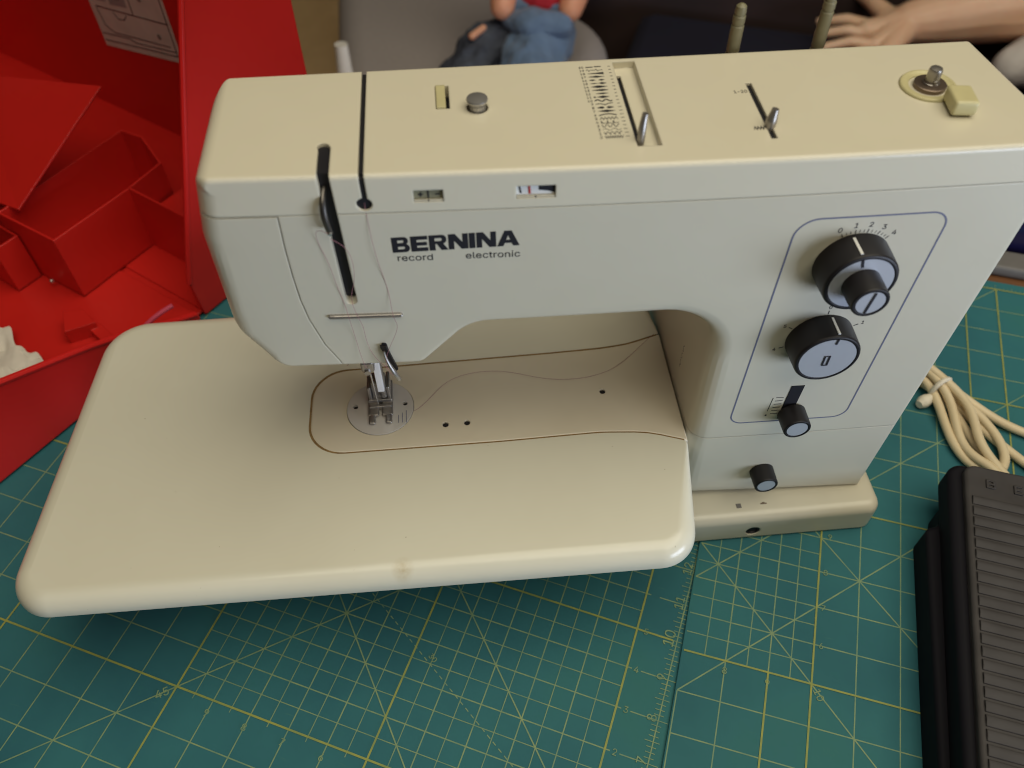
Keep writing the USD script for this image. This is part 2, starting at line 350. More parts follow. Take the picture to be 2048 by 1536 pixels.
# ================================================================== table and cutting mats
INCH = 0.0254
single('table', bx(-1.15, 0.62, -0.42, 0.43, -0.045, -0.0052), 'wood', 'brown wooden table top under the green cutting mats', 'table')
NUMS = {}
def ribbons(lines, z):
    """(x0, y0, x1, y1, width) quads lying at height z"""
    V, F = [], []
    for i_, (x0, y0, x1, y1, w) in enumerate(lines):
        w = w * 1.3
        d = np.array([x1 - x0, y1 - y0]); L = np.linalg.norm(d)
        if L < 1e-6: continue
        nrm = np.array([-d[1], d[0]]) / L * w / 2; k = len(V)
        for px, py, s in ((x0, y0, 1), (x0, y0, -1), (x1, y1, -1), (x1, y1, 1)): V.append([px + s * nrm[0], py + s * nrm[1], z + i_ * 1.2e-6])
        F += [[k, k + 1, k + 2], [k, k + 2, k + 3]]
    return trimesh.Trimesh(np.array(V), np.array(F), process=False)
def clipd(x, y, dx, dy, b):
    """the part of the line through (x, y) inside the box b"""
    g = LineString([(x - 60 * dx, y - 60 * dy), (x + 60 * dx, y + 60 * dy)]).intersection(sbox(*b)); c = list(g.coords); return (*c[0], *c[1]) if len(c) == 2 else None
def numerals(items, unit, z):
    o = []
    for t, x, y, h, rot in items:
        g = text_shape(t, h * unit); cx, cy = (np.array(g.bounds[:2]) + np.array(g.bounds[2:])) / 2
        g = aff.rotate(aff.translate(g, -cx, -cy), rot, origin=(0, 0)); o.append(ext(aff.translate(g, x * unit, y * unit), z - 0.0006, z))
    return o
def cutting_mat(label, base, yaw, unit, b, build):
    t = thing('cutting_mat', label, 'cutting mat', base, yaw, group=None)
    o, yw = FR[t]; c, s = math.cos(yw), math.sin(yw)
    def W(m):
        v = np.array(tm(m).vertices); return trimesh.Trimesh(np.c_[c * v[:, 0] - s * v[:, 1], s * v[:, 0] + c * v[:, 1], v[:, 2]] + o, np.array(tm(m).faces), process=False)
    P, E = fillet([(b[0] * unit, b[1] * unit, 0.008), (b[2] * unit, b[1] * unit, 0.008), (b[2] * unit, b[3] * unit, 0.008), (b[0] * unit, b[3] * unit, 0.008)])
    part(t, 'mat_sheet', W(loft(P, 0.0004, -0.0018, 0.0, seg=2)), 'mat', 'w')
    thick, thin, nums = build()
    part(t, 'thick_grid_line', W(ribbons([tuple(k * unit for k in l) for l in thick], 0.00045)), 'line_y', 'w', smooth=False, kind='stuff')
    part(t, 'thin_grid_line', W(ribbons([tuple(k * unit for k in l) for l in thin], 0.00008)), 'line_g', 'w', smooth=False, kind='stuff')
    part(t, 'printed_numeral', W(trimesh.util.concatenate(numerals(nums, unit, 0.00055))), 'line_g', 'w', smooth=False, kind='stuff')
    return t
def right_mat():
    B = (-3.04, -14.0, 16.0, 15.36); L, T = [], []
    for c in range(-3, 16):
        lo = 15.0 if c > -3 else -1.0
        y1 = lo if c > -3 else -1.0
        y0 = -14 if c != -3 else -14
        if c == -3: T.append((c, -14, c, -1.0, 0.022)); continue
        (L if c % 5 == 0 else T).append((c, y0, c, 15.0, 0.034 if c % 5 == 0 else 0.022))
    L.append((-1, -14, -1, 0, 0.034)); L.append((4, 5, 4, 15, 0.03))
    for r in range(-13, 16):
        (L if r % 5 == 0 else T).append((-3, r, 15.5, r, 0.034 if r % 5 == 0 else 0.022))
    for k in range(1, 10, 2):
        T.append((-3, k / 2, 0, k / 2, 0.018))
    for c in (-2.5, -1.5, -0.5): T.append((c, 0, c, 5, 0.018))
    for x, y, s in ((-3, -1, 1), (-3, 3, -1), (0, 4, -1), (5, 15, 1), (3, 8, 1)):
        q = clipd(x, y, 1, s, (-3, -14, 15.5, 15))
        T.append((*q, 0.024))
    for k in range(-8, 128):
        x = -3 + k / 8.0
        if x > 15: break
        T.append((x, 15.0, x, 15.0 + (0.24 if k % 8 == 0 else 0.16 if k % 4 == 0 else 0.1), 0.012))
    n = [('8', -2, -0.24, 0.16, 0), ('9', -1, -0.26, 0.16, 0), ('10', 0.18, -0.22, 0.17, -60), ('6', 0.16, 1, 0.15, 0), ('7', 0.16, 2, 0.15, 0), ('8', 0.16, 3, 0.15, 0), ('9', 0.22, 4.08, 0.15, 0)]
    return L, T, n
def left_mat():
    L, T = [], []
    for c in range(-22, 1):
        k = c % 5 == 0
        (L if k else T).append((c, -14 if True else -5, c, 15, 0.036 if k else 0.022))
    for r in range(-13, 16):
        k = r % 5 == 0
        (L if k else T).append((-22, r, 0 if not k else 0.9, r, 0.036 if k else 0.022))
        if not k: T.append((0, r, 0.12, r, 0.022)); T.append((0.34, r, 0.9, r, 0.02))
    for k in range(-9, 20, 2):
        T.append((-10, k / 2.0, 0, k / 2.0, 0.016))
    for k in range(-19, 0, 2):
        T.append((k / 2.0, -5.12, k / 2.0, 10, 0.016))
    for x, y, s in ((-4, -1, -1), (-5, -4, -1), (-10, -5, 1), (-4, -11, 1)):
        T.append((*clipd(x, y, 1, s, (-22, -14, 0, 15)), 0.024))
    x, y = -5.4, -2.0
    for i in range(-10, 34):   # dashed 30 degree line
        a = i * 0.2; T.append((x + a * 0.866, y - a * 0.5, x + (a + 0.11) * 0.866, y - (a + 0.11) * 0.5, 0.018))
    T.append((1.0, -14, 1.0, 15, 0.022))
    for k in range(-14 * 8, 15 * 8):
        y = k / 8.0; w = 0.30 if k % 8 == 0 else 0.2 if k % 4 == 0 else 0.13
        T.append((1.0 - w, y, 1.0 + w * 0.75, y, 0.014))
    n = [(str(10 + r), 0.84, r + 0.02, 0.22, 90) for r in range(-8, 6) if r]
    n += [('10', 0.80, 0.03, 0.26, 90)]
    n += [(str(5 + r), 0.23, r, 0.15, 0) for r in range(-4, 1)] + [(str(-c), c, -5.3, 0.16, 0) for c in range(-9, 0)] + [('45', -10.25, -5.25, 0.2, 45), ('30', -4.5, -2.35, 0.13, -30)]
    return L, T, n
cutting_mat('green cutting mat on the right, under the sewing machine base and pedal', (0, 0, 0), 0.0, INCH, (-3.05, -14.2, 16.0, 15.40), right_mat)
cutting_mat('green cutting mat on the left with ruler edge, reaching under the red case', (-4.175 * INCH, 0.25 * INCH, -0.0024), math.radians(-3.25), INCH * 0.992, (-23, -14.2, 1.32, 15.4), left_mat)

# ================================================================== the sewing machine
SM = thing('sewing_machine', 'cream sewing machine with black knobs on a control panel at its right', 'sewing machine', (-0.18, 0.06, 0), machine=True)
prof = [(0, PL + .0004, 0, .003), (0, HT, .003, .0022), (-.3560, HT, .008, .0085), (-.3620, 0.262, .03, .0085), (-.3630, 0.204, .02, .0085), (-.348, 0.1765, .014, .006), (-.2740, .1755, .008, .004),
        (-.2480, 0.2050, .022, .004), (-.1235, 0.2020, .030, .0095), (-.1235, PL + .0004, 0, .0125)]
P, E = fillet(prof, 10)
P, E = np.vstack([P[:1], P[1:]]), E
e_ = np.roll(P, -1, 0) - P; e_ /= np.linalg.norm(e_, axis=1, keepdims=True); nx_ = (e_[:, 1] + np.roll(e_[:, 1], 1)) / 2
left = np.where(P[:, 0] < -.335, np.clip(-nx_, 0, 1) ** 2, 0)
E[:, 0] = np.where(P[:, 0] < -.335, .0022 + .0073 * left, E[:, 0])
whole = mf(swap(loft(P, E[:, 0], YF, DP, seg=5, R2=.0022 + .024 * left)))
housing = whole.trim_by_plane((0, 0, -1), -.09495); whole = whole.trim_by_plane((0, 0, 1), .09515)
BIG = 1.0
upper = whole.trim_by_plane((0, 0, 1), HS + 0.00014); lower = whole.trim_by_plane((0, 0, -1), -(HS - 0.00008))
# face plate (left cover) cut out of the head along its seam
seam = [(-.3262, HS - .0008), (-.3270, .2563), (-.3271, .2396), (-.3267, .2251), (-.3252, .2114), (-.3209, .193), (-.3156, .1804), (-.3125, .17)]
reg = Polygon(seam + [(-.40, .17), (-.40, HS - .0008)])
fp = lower ^ mf(exty(reg, -BIG, BIG)); lower = lower - mf(exty(reg.buffer(0.00035), -BIG, BIG))
# openings
def slot_front(x0, z0, x1, z1, w):  # round ended
    return LineString([(x0, z0), (x1, z1)]).buffer(w / 2, resolution=6)
tl = slot_front(-.3030, .2238, -.3043, .33, .0052)
lower = lower - mf(exty(tl, YF - .02, YF + .030)); yb = yd(-.305, .0435)
upper = upper - mf(exty(tl, YF - .02, yb)) - mf(placed(trimesh.creation.cylinder(.0026, .03, sections=24), (-.3043, yb, HT)))
thr = yd(-.2885, .06)
upper = upper - mf(bx(-.2896, -.2874, 0.0, 0.2, HT - .006, HT + .01)) - mf(bx(-.2896, -.2874, 0, YF + .006, .2805, HT + .01)) - mf(placed(trimesh.creation.cylinder(.0033, .02), (-.2890, YF, .2800), '-y'))
W1, W2 = (-.2683, -.2561, .2803, .2863), (-.2259, -.2096, .2803, .2866)
for x0, x1, z0, z1 in (W1, W2): upper = upper - mf(bx(x0, x1, YF - .01, YF + .004, z0, z1))
TW = (-.1743, -.1640, yd(-.17, .0307), yd(-.17, .0960)); TS = (-.1742, -.1712, yd(-.17, .0312), yd(-.17, .0895)); T2 = (-.1178, -.1152, yd(-.116, .0304), yd(-.116, .0723))
upper = upper - mf(bx(TW[0], TW[1], TW[2], TW[3], HT - .0034, HT + .01)) - mf(bx(*TS[:2], *TS[2:], HT - .015, HT + .01)) - mf(bx(*T2[:2], *T2[2:], HT - .012, HT + .01))
BT = (-.2566, -.2506, yd(-.2538, .0662), yd(-.2538, .0842))
upper = upper - mf(bx(*BT, HT - .008, HT + .01)) - mf(placed(trimesh.creation.cylinder(.0047, .016), (-.2386, yd(-.2386, .0655), HT)))
part(SM, 'body', finish(lower), 'cream', w=True, smooth=40)
part(SM, 'face_plate', finish(fp), 'cream', w=True, smooth=40)
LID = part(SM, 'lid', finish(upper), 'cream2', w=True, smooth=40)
# dark linings behind the openings
for b_ in (bx(-.3085, -.2995, YF + .0045, yb + .0030, .223, HT - .0016), bx(-.2900, -.2870, YF + .004, DP - .0004, HT - .0045, HT - .0022), bx(-.2932, -.2848, YF + .0010, YF + .0040, .2760, .2918),
           bx(TS[0] - .001, TS[1] + .001, TS[2] - .001, TS[3] + .001, HT - .0065, HT - .0046), bx(T2[0] - .001, T2[1] + .001, T2[2] - .001, T2[3] + .001, HT - .0040, HT - .0013)): part(LID, 'slot_lining', b_, 'cavity', w=True)
# lower housing of the column
part(SM, 'lower_housing', finish(housing), 'cream', w=True, smooth=40)
part(SM, 'rear_housing', rbox(-.1228, -.006, DP - .01, .158, PL + .0006, .165, .006), 'cream', smooth=50)
# plinth
P, E = fillet([(-.36, 0.0, .02), (.0118, 0.0, .0095), (.0118, .165, .02), (-.36, .165, .02)], 10)
plinth = mf(loft(P, .0070, .0022, PL, r0=False, seg=6)) - mf(placed(trimesh.creation.cylinder(.0048, .02), (-.0722, .0, .0098), '-y'))
BASE = part(SM, 'base', plinth, 'cream', smooth=50)
part(BASE, 'socket_lining', placed(lathe([(0, 0), (.0047, 0), (.0047, .0060), (.0036, .0062), (.0030, .0050), (0, .0050)]), (-.0722, .0066, .0098), '-y'), 'cavity')
for rx, ry in ((-.05, .02), (-.05, .12), (-.34, .02), (-.34, .12)): part(BASE, 'rubber_foot', bx(rx, rx + .045, ry, ry + .03, 0, .0024), 'black')
part(BASE, 'printed_mark', [bx(-.0842, -.0808, .0085, .0118, PL - .0001, PL + .0001)], 'ink_grey')
part(BASE, 'printed_mark', [bx(-.0680, -.0638, .0100, .0109, PL - .0001, PL + .0001), bx(-.0668, -.0650, .0108, .0115, PL - .0001, PL + .0001)], 'bronze')
# free arm
armP = [(-.349, .030, .022), (-.235, .0295, .0), (-.175, .0305, .1), (-.147, .0280, .06), (-.1242, .0195, 0), (-.1242, .1055, 0), (-.147, .0985, .06), (-.1652, .0966, .1), (-.1978, .0957, 0), (-.349, .0935, .022)]
P, E = fillet(armP, 10)
armpoly = Polygon(P)
bed = mf(loft(P, .0012, .040, BED, r0=False, seg=3))
PC = (-.3066, .0612); PR = .0203
bed = bed - mf(placed(trimesh.creation.cylinder(PR + .0003, .004, sections=64), (*PC, BED)))
for hx, hy in ((-.1690, .0610), (-.2673, .0448), (-.2543, .0450)): bed = bed - mf(placed(trimesh.creation.cylinder(.0019, .006, sections=20), (hx, hy, BED)))
ARM = part(SM, 'free_arm', finish(bed, .02), 'bed', smooth=40)
for hx, hy in ((-.1690, .0610), (-.2673, .0448), (-.2543, .0450)):
    part(ARM, 'bed_hole', placed(lathe([(0, 0), (.00188, 0)], 20), (hx, hy, BED - .0012)), 'cavity')
pl = m3.CrossSection([[(PR * math.cos(a), PR * math.sin(a)) for a in np.linspace(0, 2 * math.pi, 96, endpoint=False)]])
plm = m3.Manifold.extrude(pl, .0022).translate((*PC, BED - .0017))
for hx in (-.3217, -.2914): plm = plm - mf(placed(trimesh.creation.cylinder(.00155, .006, sections=20), (hx, .0630, BED)))
plm = plm - mf(bx(-.3130, -.3110, .050, .0700, BED - .003, BED + .003)) - mf(bx(-.3020, -.3000, .050, .0700, BED - .003, BED + .003))
SP = part(SM, 'stitch_plate', plm, 'plate', smooth=20)
part(SP, 'plate_hole', [placed(lathe([(0, 0), (.0016, 0)], 20), (hx, .0630, BED - .0012)) for hx in (-.3217, -.2914)] + [bx(-.3135, -.2995, .049, .071, BED - .0018, BED - .0012)], 'cavity')
part(SP, 'engraved_line', [bx(x - .00022, x + .00022, .0485, .0545 + k * .0015, BED + .0004, BED + .0006) for k, x in enumerate((-.2955, -.2932, -.2908))], 'ink_blue')
FD = part(SP, 'feed_dog', [bx(-.3128, -.3112, .0505, .0695, BED - .001, BED + .0012), bx(-.3018, -.3002, .0505, .0695, BED - .001, BED + .0012)], 'steel_dk')
# presser foot, its shank and the needle clamp
FX, FY = -.3062, .0640
foot = [rbox(FX - .0075, FX - .0009, .0535, .0760, BED + .0009, BED + .0032, .0008), rbox(FX + .0009, FX + .0075, .0535, .0760, BED + .0009, BED + .0032, .0008), rbox(FX - .0075, FX + .0075, .0630, .0790, BED + .0012, BED + .0056, .0008), rbox(FX - .0068, FX + .0068, .0590, .0615, BED + .0012, BED + .0040, .0006),
        rbox(FX - .0070, FX - .0030, .0475, .0545, BED + .0012, BED + .0032, .0009), rbox(FX + .0030, FX + .0070, .0475, .0545, BED + .0012, BED + .0032, .0009)]
PF = part(SM, 'presser_foot', foot, 'steel', smooth=40)
part(PF, 'foot_ankle', [rbox(FX - .0045, FX + .0045, .0655, .0745, BED + .0040, BED + .0190, .001), rbox(FX - .0068, FX - .0046, .064, .0770, BED + .004, BED + .0160, .0006), rbox(FX + .0046, FX + .0068, .064, .077, BED + .004, BED + .0160, .0006), tube([(FX - .007, .070, BED + .009), (FX + .007, .070, BED + .009)], .0012)], 'steel')
part(PF, 'foot_shank', [rbox(-.3062, -.3022, .0615, .0655, .108, .140, .0005)], 'satin', smooth=30)
part(PF, 'shank_rod', tube([(-.3036, .0655, .100), (-.3036, .0655, .178)], .0022, 12), 'steel')
NC = part(SM, 'needle_clamp', [rbox(-.3120, -.3045, .0555, .0640, .1335, .1420, .0012), tube([(-.3215, .0590, .1408), (-.2965, .0590, .1412)], [.0005, .0009, .0014, .0010, .0007], 8), tube([(-.3085, .0545, .1345), (-.3085, .0655, .1345)], .0019, 12)], 'steel')
part(NC, 'needle_bar', tube([(-.3085, .0610, .135), (-.3085, .0610, .180)], .0030, 12), 'chrome')
part(NC, 'needle', tube([(-.3072, .0615, .088), (-.3085, .0612, .136)], [.0002, .0006, .0006], 8), 'chrome')
# presser lever hook at the head's lower edge
yh = YF + C2 * .29 ** 2 + LEAN * .6
TH = part(SM, 'threading_hook', [exty(Polygon([(-.2938, .1925), (-.2908, .1925), (-.2868, .1745), (-.2885, .1730)]), yh - .0022, yh - .0006)], 'black')
part(TH, 'hook_lever', [tube([(-.2922, yh - .0030, .1900), (-.2898, yh - .0050, .1800), (-.2876, yh - .0055, .1735), (-.2868, yh - .0050, .1702)], [.0006, .0008, .0013, .0012], 10)], 'steel')
part(TH, 'hook_slot', exty(LineString([(-.2918, .1920), (-.2900, .1760)]).buffer(.0014), yh - .0009, yh + .0007), 'cavity')
# thread guide bar on the front
def fy(x, z): return warp([[x, YF, z]])[0, 1]
g0, g1 = -.3155, -.2802
part(SM, 'thread_guide_bar', finish(rbox(g0, g1, YF - .0018, YF + .0012, .2124, .2146, .0009), .004), 'steel', w=True, smooth=50)
# take-up lever in its slot
yt = fy(-.304, .28)
TL = part(SM, 'take_up_lever', [tube([(-.3040, yt + .014, .283), (-.3048, yt + .0045, .2860), (-.3058, yt - .0020, .2815), (-.3057, yt - .0036, .2740), (-.3050, yt - .0034, .2680)], [.0008, .0010, .0013, .0015, .0013], 10)], 'steel_dk')
part(TL, 'lever_eye', tube([(-.3048, yt - .0054, .2688), (-.3048, yt - .0020, .2690)], .0007, 8), 'chrome')
# lettering of the brand
def L_(ch):
    s = .36; h = 1.0
    if ch == 'I': return sbox(0, 0, s, h), s
    if ch == 'E': return unary_union([sbox(0, 0, s, h), sbox(0, 0, 1.0, .24), sbox(0, .38, .95, .60), sbox(0, .76, 1.0, h)]), 1.0
    if ch == 'N': return unary_union([sbox(0, 0, .33, h), sbox(.82, 0, 1.15, h), Polygon([(0, h), (.40, h), (1.15, 0), (.75, 0)])]), 1.15
    if ch == 'A': return Polygon([(0, 0), (.36, 0), (.46, .20), (.84, .20), (.94, 0), (1.32, 0), (.86, h), (.44, h)]).difference(Polygon([(.53, .40), (.77, .40), (.65, .70)])), 1.30
    if ch == 'B':
        o = unary_union([sbox(0, 0, .70, h), Point(.76, .27).buffer(.27), Point(.72, .75).buffer(.25), sbox(.6, 0, .76, .54), sbox(.6, .5, .72, 1.0)])
        return o.difference(unary_union([sbox(.34, .20, .66, .38), Point(.66, .29).buffer(.09), sbox(.34, .62, .62, .80), Point(.62, .71).buffer(.09)])), 1.03
    if ch == 'R':
        o = unary_union([sbox(0, 0, .36, h), sbox(.3, .42, .72, h), Point(.74, .71).buffer(.29), Polygon([(.42, .46), (.80, .46), (1.10, 0), (.70, 0)])])
        return o.difference(unary_union([sbox(.34, .60, .66, .80), Point(.66, .70).buffer(.10)])), 1.08
x = 0; gs = []
for ch in 'BERNINA':
    g, wd = L_(ch); gs.append(aff.translate(g, x, 0)); x += wd + (.07 if ch not in 'NR' else .05)
word = unary_union(gs); wx = word.bounds[2]
word = aff.affine_transform(word, [.0558 / wx, 0, .00025, .0087, -.2803, .2527])
part(SM, 'brand_lettering', on_front(word), 'ink', w=True, smooth=False)
for t, x0, x1, z in (('record', -.2786, -.2630, .2477), ('electronic', -.2484, -.2243, .2478)):
    g = text_shape(t, .0036, stretch=1.2); k = (x1 - x0) / g.bounds[2]
    part(SM, 'model_lettering', on_front(aff.affine_transform(g, [k, 0, 0, 1.0, x0, z])), 'ink', w=True, smooth=False)
# the two indicator windows
for (x0, x1, z0, z1), dm in ((W1, 'dial'), (W2, 'white')):
    wn = part(LID, 'indicator_window', bx(x0 + .0001, x1 - .0001, YF + .0014, YF + .0024, z0 + .0001, z1 - .0001), dm, w=True)
    part(wn, 'window_sill', bx(x0 + .0001, x1 - .0001, YF + .0003, YF + .0013, z0 + .0001, z0 + .0008), 'cream', w=True)
    xm = (x0 + x1) / 2; yy = YF + .0012
    f_ = lambda s, m: part(wn, 'dial_mark', exty(s, yy, yy + .0002), m, w=True, smooth=False)
    if dm == 'dial':
        f_(sbox(xm - .0003, z0 + .0012, xm + .0003, z1), 'ink'); f_(unary_union([sbox(x0 + .0018, .2830, x0 + .0040, .2835), sbox(x0 + .0027, .2821, x0 + .0032, .2844)]), 'ink'); f_(sbox(x1 - .0032, .2830, x1 - .0012, .2835), 'ink')
    else:
        f_(Polygon([(x0 + .0010, z1 - .0008), (x0 + .0017, z1 - .0008), (x0 + .0024, z0 + .0018), (x0 + .0017, z0 + .0018)]), 'ink'); f_(Polygon([(x0 + .0050, z1 - .0003), (x0 + .0059, z1 - .0003), (x0 + .0062, z0 + .0014), (x0 + .0053, z0 + .0014)]), 'ink_red')
        f_(Polygon([(x1 - .0068, z1 - .0002), (x1 - .0001, z1 - .0002), (x1 - .0001, z0 + .0016), (x1 - .0030, z0 + .0026), (x1 - .0068, z0 + .0032)]), 'ink')
    part(wn, 'index_mark', bx(xm - .0002, xm + .0002, YF + .0001, YF + .0006, z0 + .0001, z0 + .0009), 'ink', w=True)
# things on the lid
part(LID, 'tension_wheel', bx(BT[0] + .0002, BT[1] - .0016, BT[2] + .0002, BT[3] - .0002, HT - .006, HT + .0006), 'button', w=True)
part(LID, 'wheel_gap', bx(BT[0], BT[1], BT[2], BT[3], HT - .0085, HT - .0058), 'cavity', w=True)
kx, ky = -.2386, warp([[-.2386, yd(-.2386, .0655), HT]])[0, 1]
KB = part(LID, 'push_knob', placed(lathe([(0, -.008), (.0040, -.008), (.0040, -.002), (.0036, .0006), (.0037, .0022), (.0046, .0036), (.0048, .0042), (.0045, .0048), (.0022, .0052), (0, .0052)]), (kx, ky, HT)), 'chrome', smooth=40)
part(LID, 'knob_gap', placed(lathe([(0, 0), (.0048, 0)], 24), (kx, ky, HT - .0075)), 'cavity')
# pattern window: tray, lever
part(LID, 'pattern_lever', tube([(-.1724, .0345, HT - .008), (-.1722, .0350, HT + .003), (-.1716, .0362, HT + .0085), (-.1712, .0366, HT + .0115)], [.0013, .0016, .0017, .0013], 12), 'steel', smooth=60)
part(LID, 'selector_lever', tube([(-.1163, .0392, HT - .008), (-.1160, .0392, HT + .002), (-.1155, .0396, HT + .0052), (-.1152, .0398, HT + .0078)], [.0015, .0022, .0024, .0015], 12), 'steel', smooth=60)
# stitch chart
def zz(x0, x1, n, lo, hi, w, y, start=0):
    xs = np.linspace(x0, x1, n + 1); return line([(a, y + (hi if (i + start) % 2 else lo)) for i, a in enumerate(xs)], w)
def leaf(x0, x1, y, h, skew=0.5):
    t = np.linspace(0, 1, 9); xm = x0 + (x1 - x0) * t; s = np.where(t < skew, t / skew, (1 - t) / (1 - skew)); return Polygon(np.r_[np.c_[xm, y + h * s], np.c_[xm, y - h * s][::-1]]).buffer(1e-6)
chart, nums_, ticks = [], [], []
X0, X1 = -.1866, -.1789
for k in range(21):
    y = .0382 + k * .00272 + 0.0; s = .00095; o = k * 0.00003
    s = .00082; x0, x1 = X0 - o * 1.0, X1 - o * 1.3; w = .00028
    ticks.append(sbox(-.1779 + k * .00005, y - .00013, -.1764 + k * .00005 - (.0004 if k > 8 else 0), y + .00013))
    g = text_shape(str(k), .0016 if k < 10 else .0015, stretch=.9); gw = g.bounds[2]; nums_.append(aff.translate(g, -.1878 - gw - k * .00002, y - .0008))
    if k == 0: chart.append(zz(x0, x1, 14, -s, s, w, y, 1))
    elif k == 1:
        for j in range(4):
            a = x0 + (x1 - x0) * j / 4; d = (x1 - x0) / 4; chart.append(line([(a, y + s), (a + d * .35, y - s), (a + d * .65, y + s), (a + d, y + s)], w))
    elif k == 2:
        t = np.linspace(0, 1, 40); chart.append(line(np.c_[x0 + (x1 - x0) * t, y + s * .8 * np.sin(t * 4 * math.pi)], w * .6))
    elif k == 3:
        pts = []
        for j in range(3):
            a = x0 + (x1 - x0) * j / 3; d = (x1 - x0) / 3; pts += [(a, y + s), (a + .2 * d, y - s), (a + .5 * d, y - s), (a + .7 * d, y + s), (a + d * .95, y + s)]
        chart.append(line(pts, w))
    elif k == 4:
        chart.append(line([(x0, y - s), (x1, y - s)], w)); chart += [sbox(a, y - s, a + .0005, y + s) for a in np.linspace(x0, x1 - .0025, 3)]
    elif k == 5: chart.append(zz(x0, x1, 10, -s, s, w, y)); 
    elif k == 6:
        t = np.linspace(0, 1, 14); chart.append(line(np.c_[x0 + (x1 - x0) * t, y - s * .6 + 1.2 * s * np.sin(t * math.pi)], .0006))
    elif k == 7: chart.append(leaf(x0, x1, y, .0009, .5))
    elif k == 8: xm = (x0 + x1) / 2; chart += [leaf(x0, xm - .0004, y, .0009, .7), leaf(xm + .0004, x1, y, .0009, .3)]
    elif k == 9: chart += [line([(x0, y), (x0 + .002, y + .0003), (x0 + .004, y - .0007), (x1 - .002, y + .0003), (x1, y + .0006)], .0004)]
    elif k == 10:
        t = np.linspace(0, 1, 24); chart.append(line(np.c_[x0 + (x1 - x0) * t, y + .0007 * np.sin(t * 4 * math.pi - .4)], .0006))
    elif k == 11: chart += [leaf(x0 + .0013, x1 - .0006, y, .0009), Point(x0 + .0004, y).buffer(.0005)]
    elif k == 12: chart.append(leaf(x0 + .0012, x1 - .0006, y, .0006, .55))
    elif k == 13: chart.append(leaf(x0, x1, y, .0008, .6))
    elif k == 14: chart.append(leaf(x0, x1, y, .0010, .45))
    elif k == 15: chart += [leaf(x0 + .004, x1, y, .0008, .4), leaf(x0, x0 + .004, y, .0003)]
    elif k == 16: chart += [leaf(x0, x0 + .003, y, .0006), leaf(x0 + .0042, x1 - .0004, y, .0006)]
    elif k == 17: chart.append(leaf(x0, x1, y, .0007))
    elif k == 18: chart.append(Polygon([(x0, y), (x1, y + .0008), (x1, y - .0008)]))
    elif k == 19: chart += [line([(x0, y), (x0 + .0006, y + s), (x0 + .0012, y - s), (x0 + .0018, y + .0003), (x0 + .0040, y), (x0 + .0046, y + s), (x0 + .0052, y - s), (x0 + .0058, y), (x1, y)], w * .8)]
    else: chart += [sbox(x0, y - .0003, x0 + .0034, y + .0003), sbox(x0 + .0040, y - .0001, x1 - .0004, y + .0005)]
def dsg(shapes):  # design coordinates of true top-plane shapes
    m = on_top(unary_union(shapes)); v = np.array(m.vertices); wb = 0
    for it in range(6):
        pass
    return m
part(LID, 'stitch_chart', on_top(unary_union(chart)), 'ink', smooth=False, kind='stuff')
part(LID, 'chart_numeral', on_top(unary_union(nums_)), 'ink', smooth=False, kind='stuff')
part(LID, 'chart_tick', on_top(unary_union(ticks)), 'ink', smooth=False, kind='stuff')
g = text_shape('1-20', .0020, stretch=.9)
part(LID, 'selector_lettering', on_top(unary_union([aff.translate(g, -.1247, .0650), zz(-.1232, -.1186, 7, -.0011, .0009, .00038, .0383)])), 'ink', smooth=False, kind='stuff')
# bobbin winder
bwx, bwy = -.0380, .0612
BW = part(LID, 'bobbin_winder', placed(lathe([(.0098, 0), (.0125, 0), (.0125, .0006), (.0120, .0012), (.0112, .0012), (.0105, .0006), (.0085, .0005), (.0085, 0)], 64), (bwx, bwy, HT)), 'button', smooth=40)
part(BW, 'winder_disc', placed(lathe([(0, 0), (.0070, 0), (.0070, .0018), (.0064, .0022), (.0035, .0020), (.0032, .0030), (0, .0030)], 48), (bwx + .0005, bwy, HT)), 'bronze', smooth=40)
part(BW, 'winder_spindle', [placed(lathe([(0, 0), (.0036, 0), (.0036, .0026), (.0030, .0030), (.0030, .0078), (.0026, .0090), (.0012, .0093), (0, .0093)], 32), (bwx + .0006, bwy, HT)), placed(rbox(-.0008, .0008, .0022, .0034, .002, .0045, .0003), (bwx + .0006, bwy - .0058, HT))], 'steel', smooth=40)
st = rbox(-.0052, .0052, -.0070, .0070, .0010, .0078, .0014, 10).rotate((0, 0, -8)).translate((-.0325, .0430, HT))
WS = part(LID, 'winder_switch', st, 'button', smooth=50)
part(WS, 'switch_stem', bx(-.0345, -.0305, .041, .047, HT - .001, HT + .002), 'cavity')
# spool pins at the back
for px, top in ((-.1148, .3150), (-.0735, .3195)):
    SPN = part(SM, 'spool_pin', placed(lathe([(0, .270), (.0032, .270), (.0032, .2905), (.0026, .2912), (.0026, .2916), (.0031, .2923), (.0030, top - .0105), (.0025, top - .0100), (.0025, top - .0095), (.0029, top - .0090), (.0029, top - .0058), (.0024, top - .0053), (.0024, top - .0049), (.0027, top - .0044), (.0024, top - .0012), (.0012, top - .0002), (0, top)], 24), (px, .1045, 0)), 'pin', smooth=40)
part(SM, 'spool_pin_bracket', bx(-.122, -.066, DP - .001, .108, .262, .272), 'steel_dk')
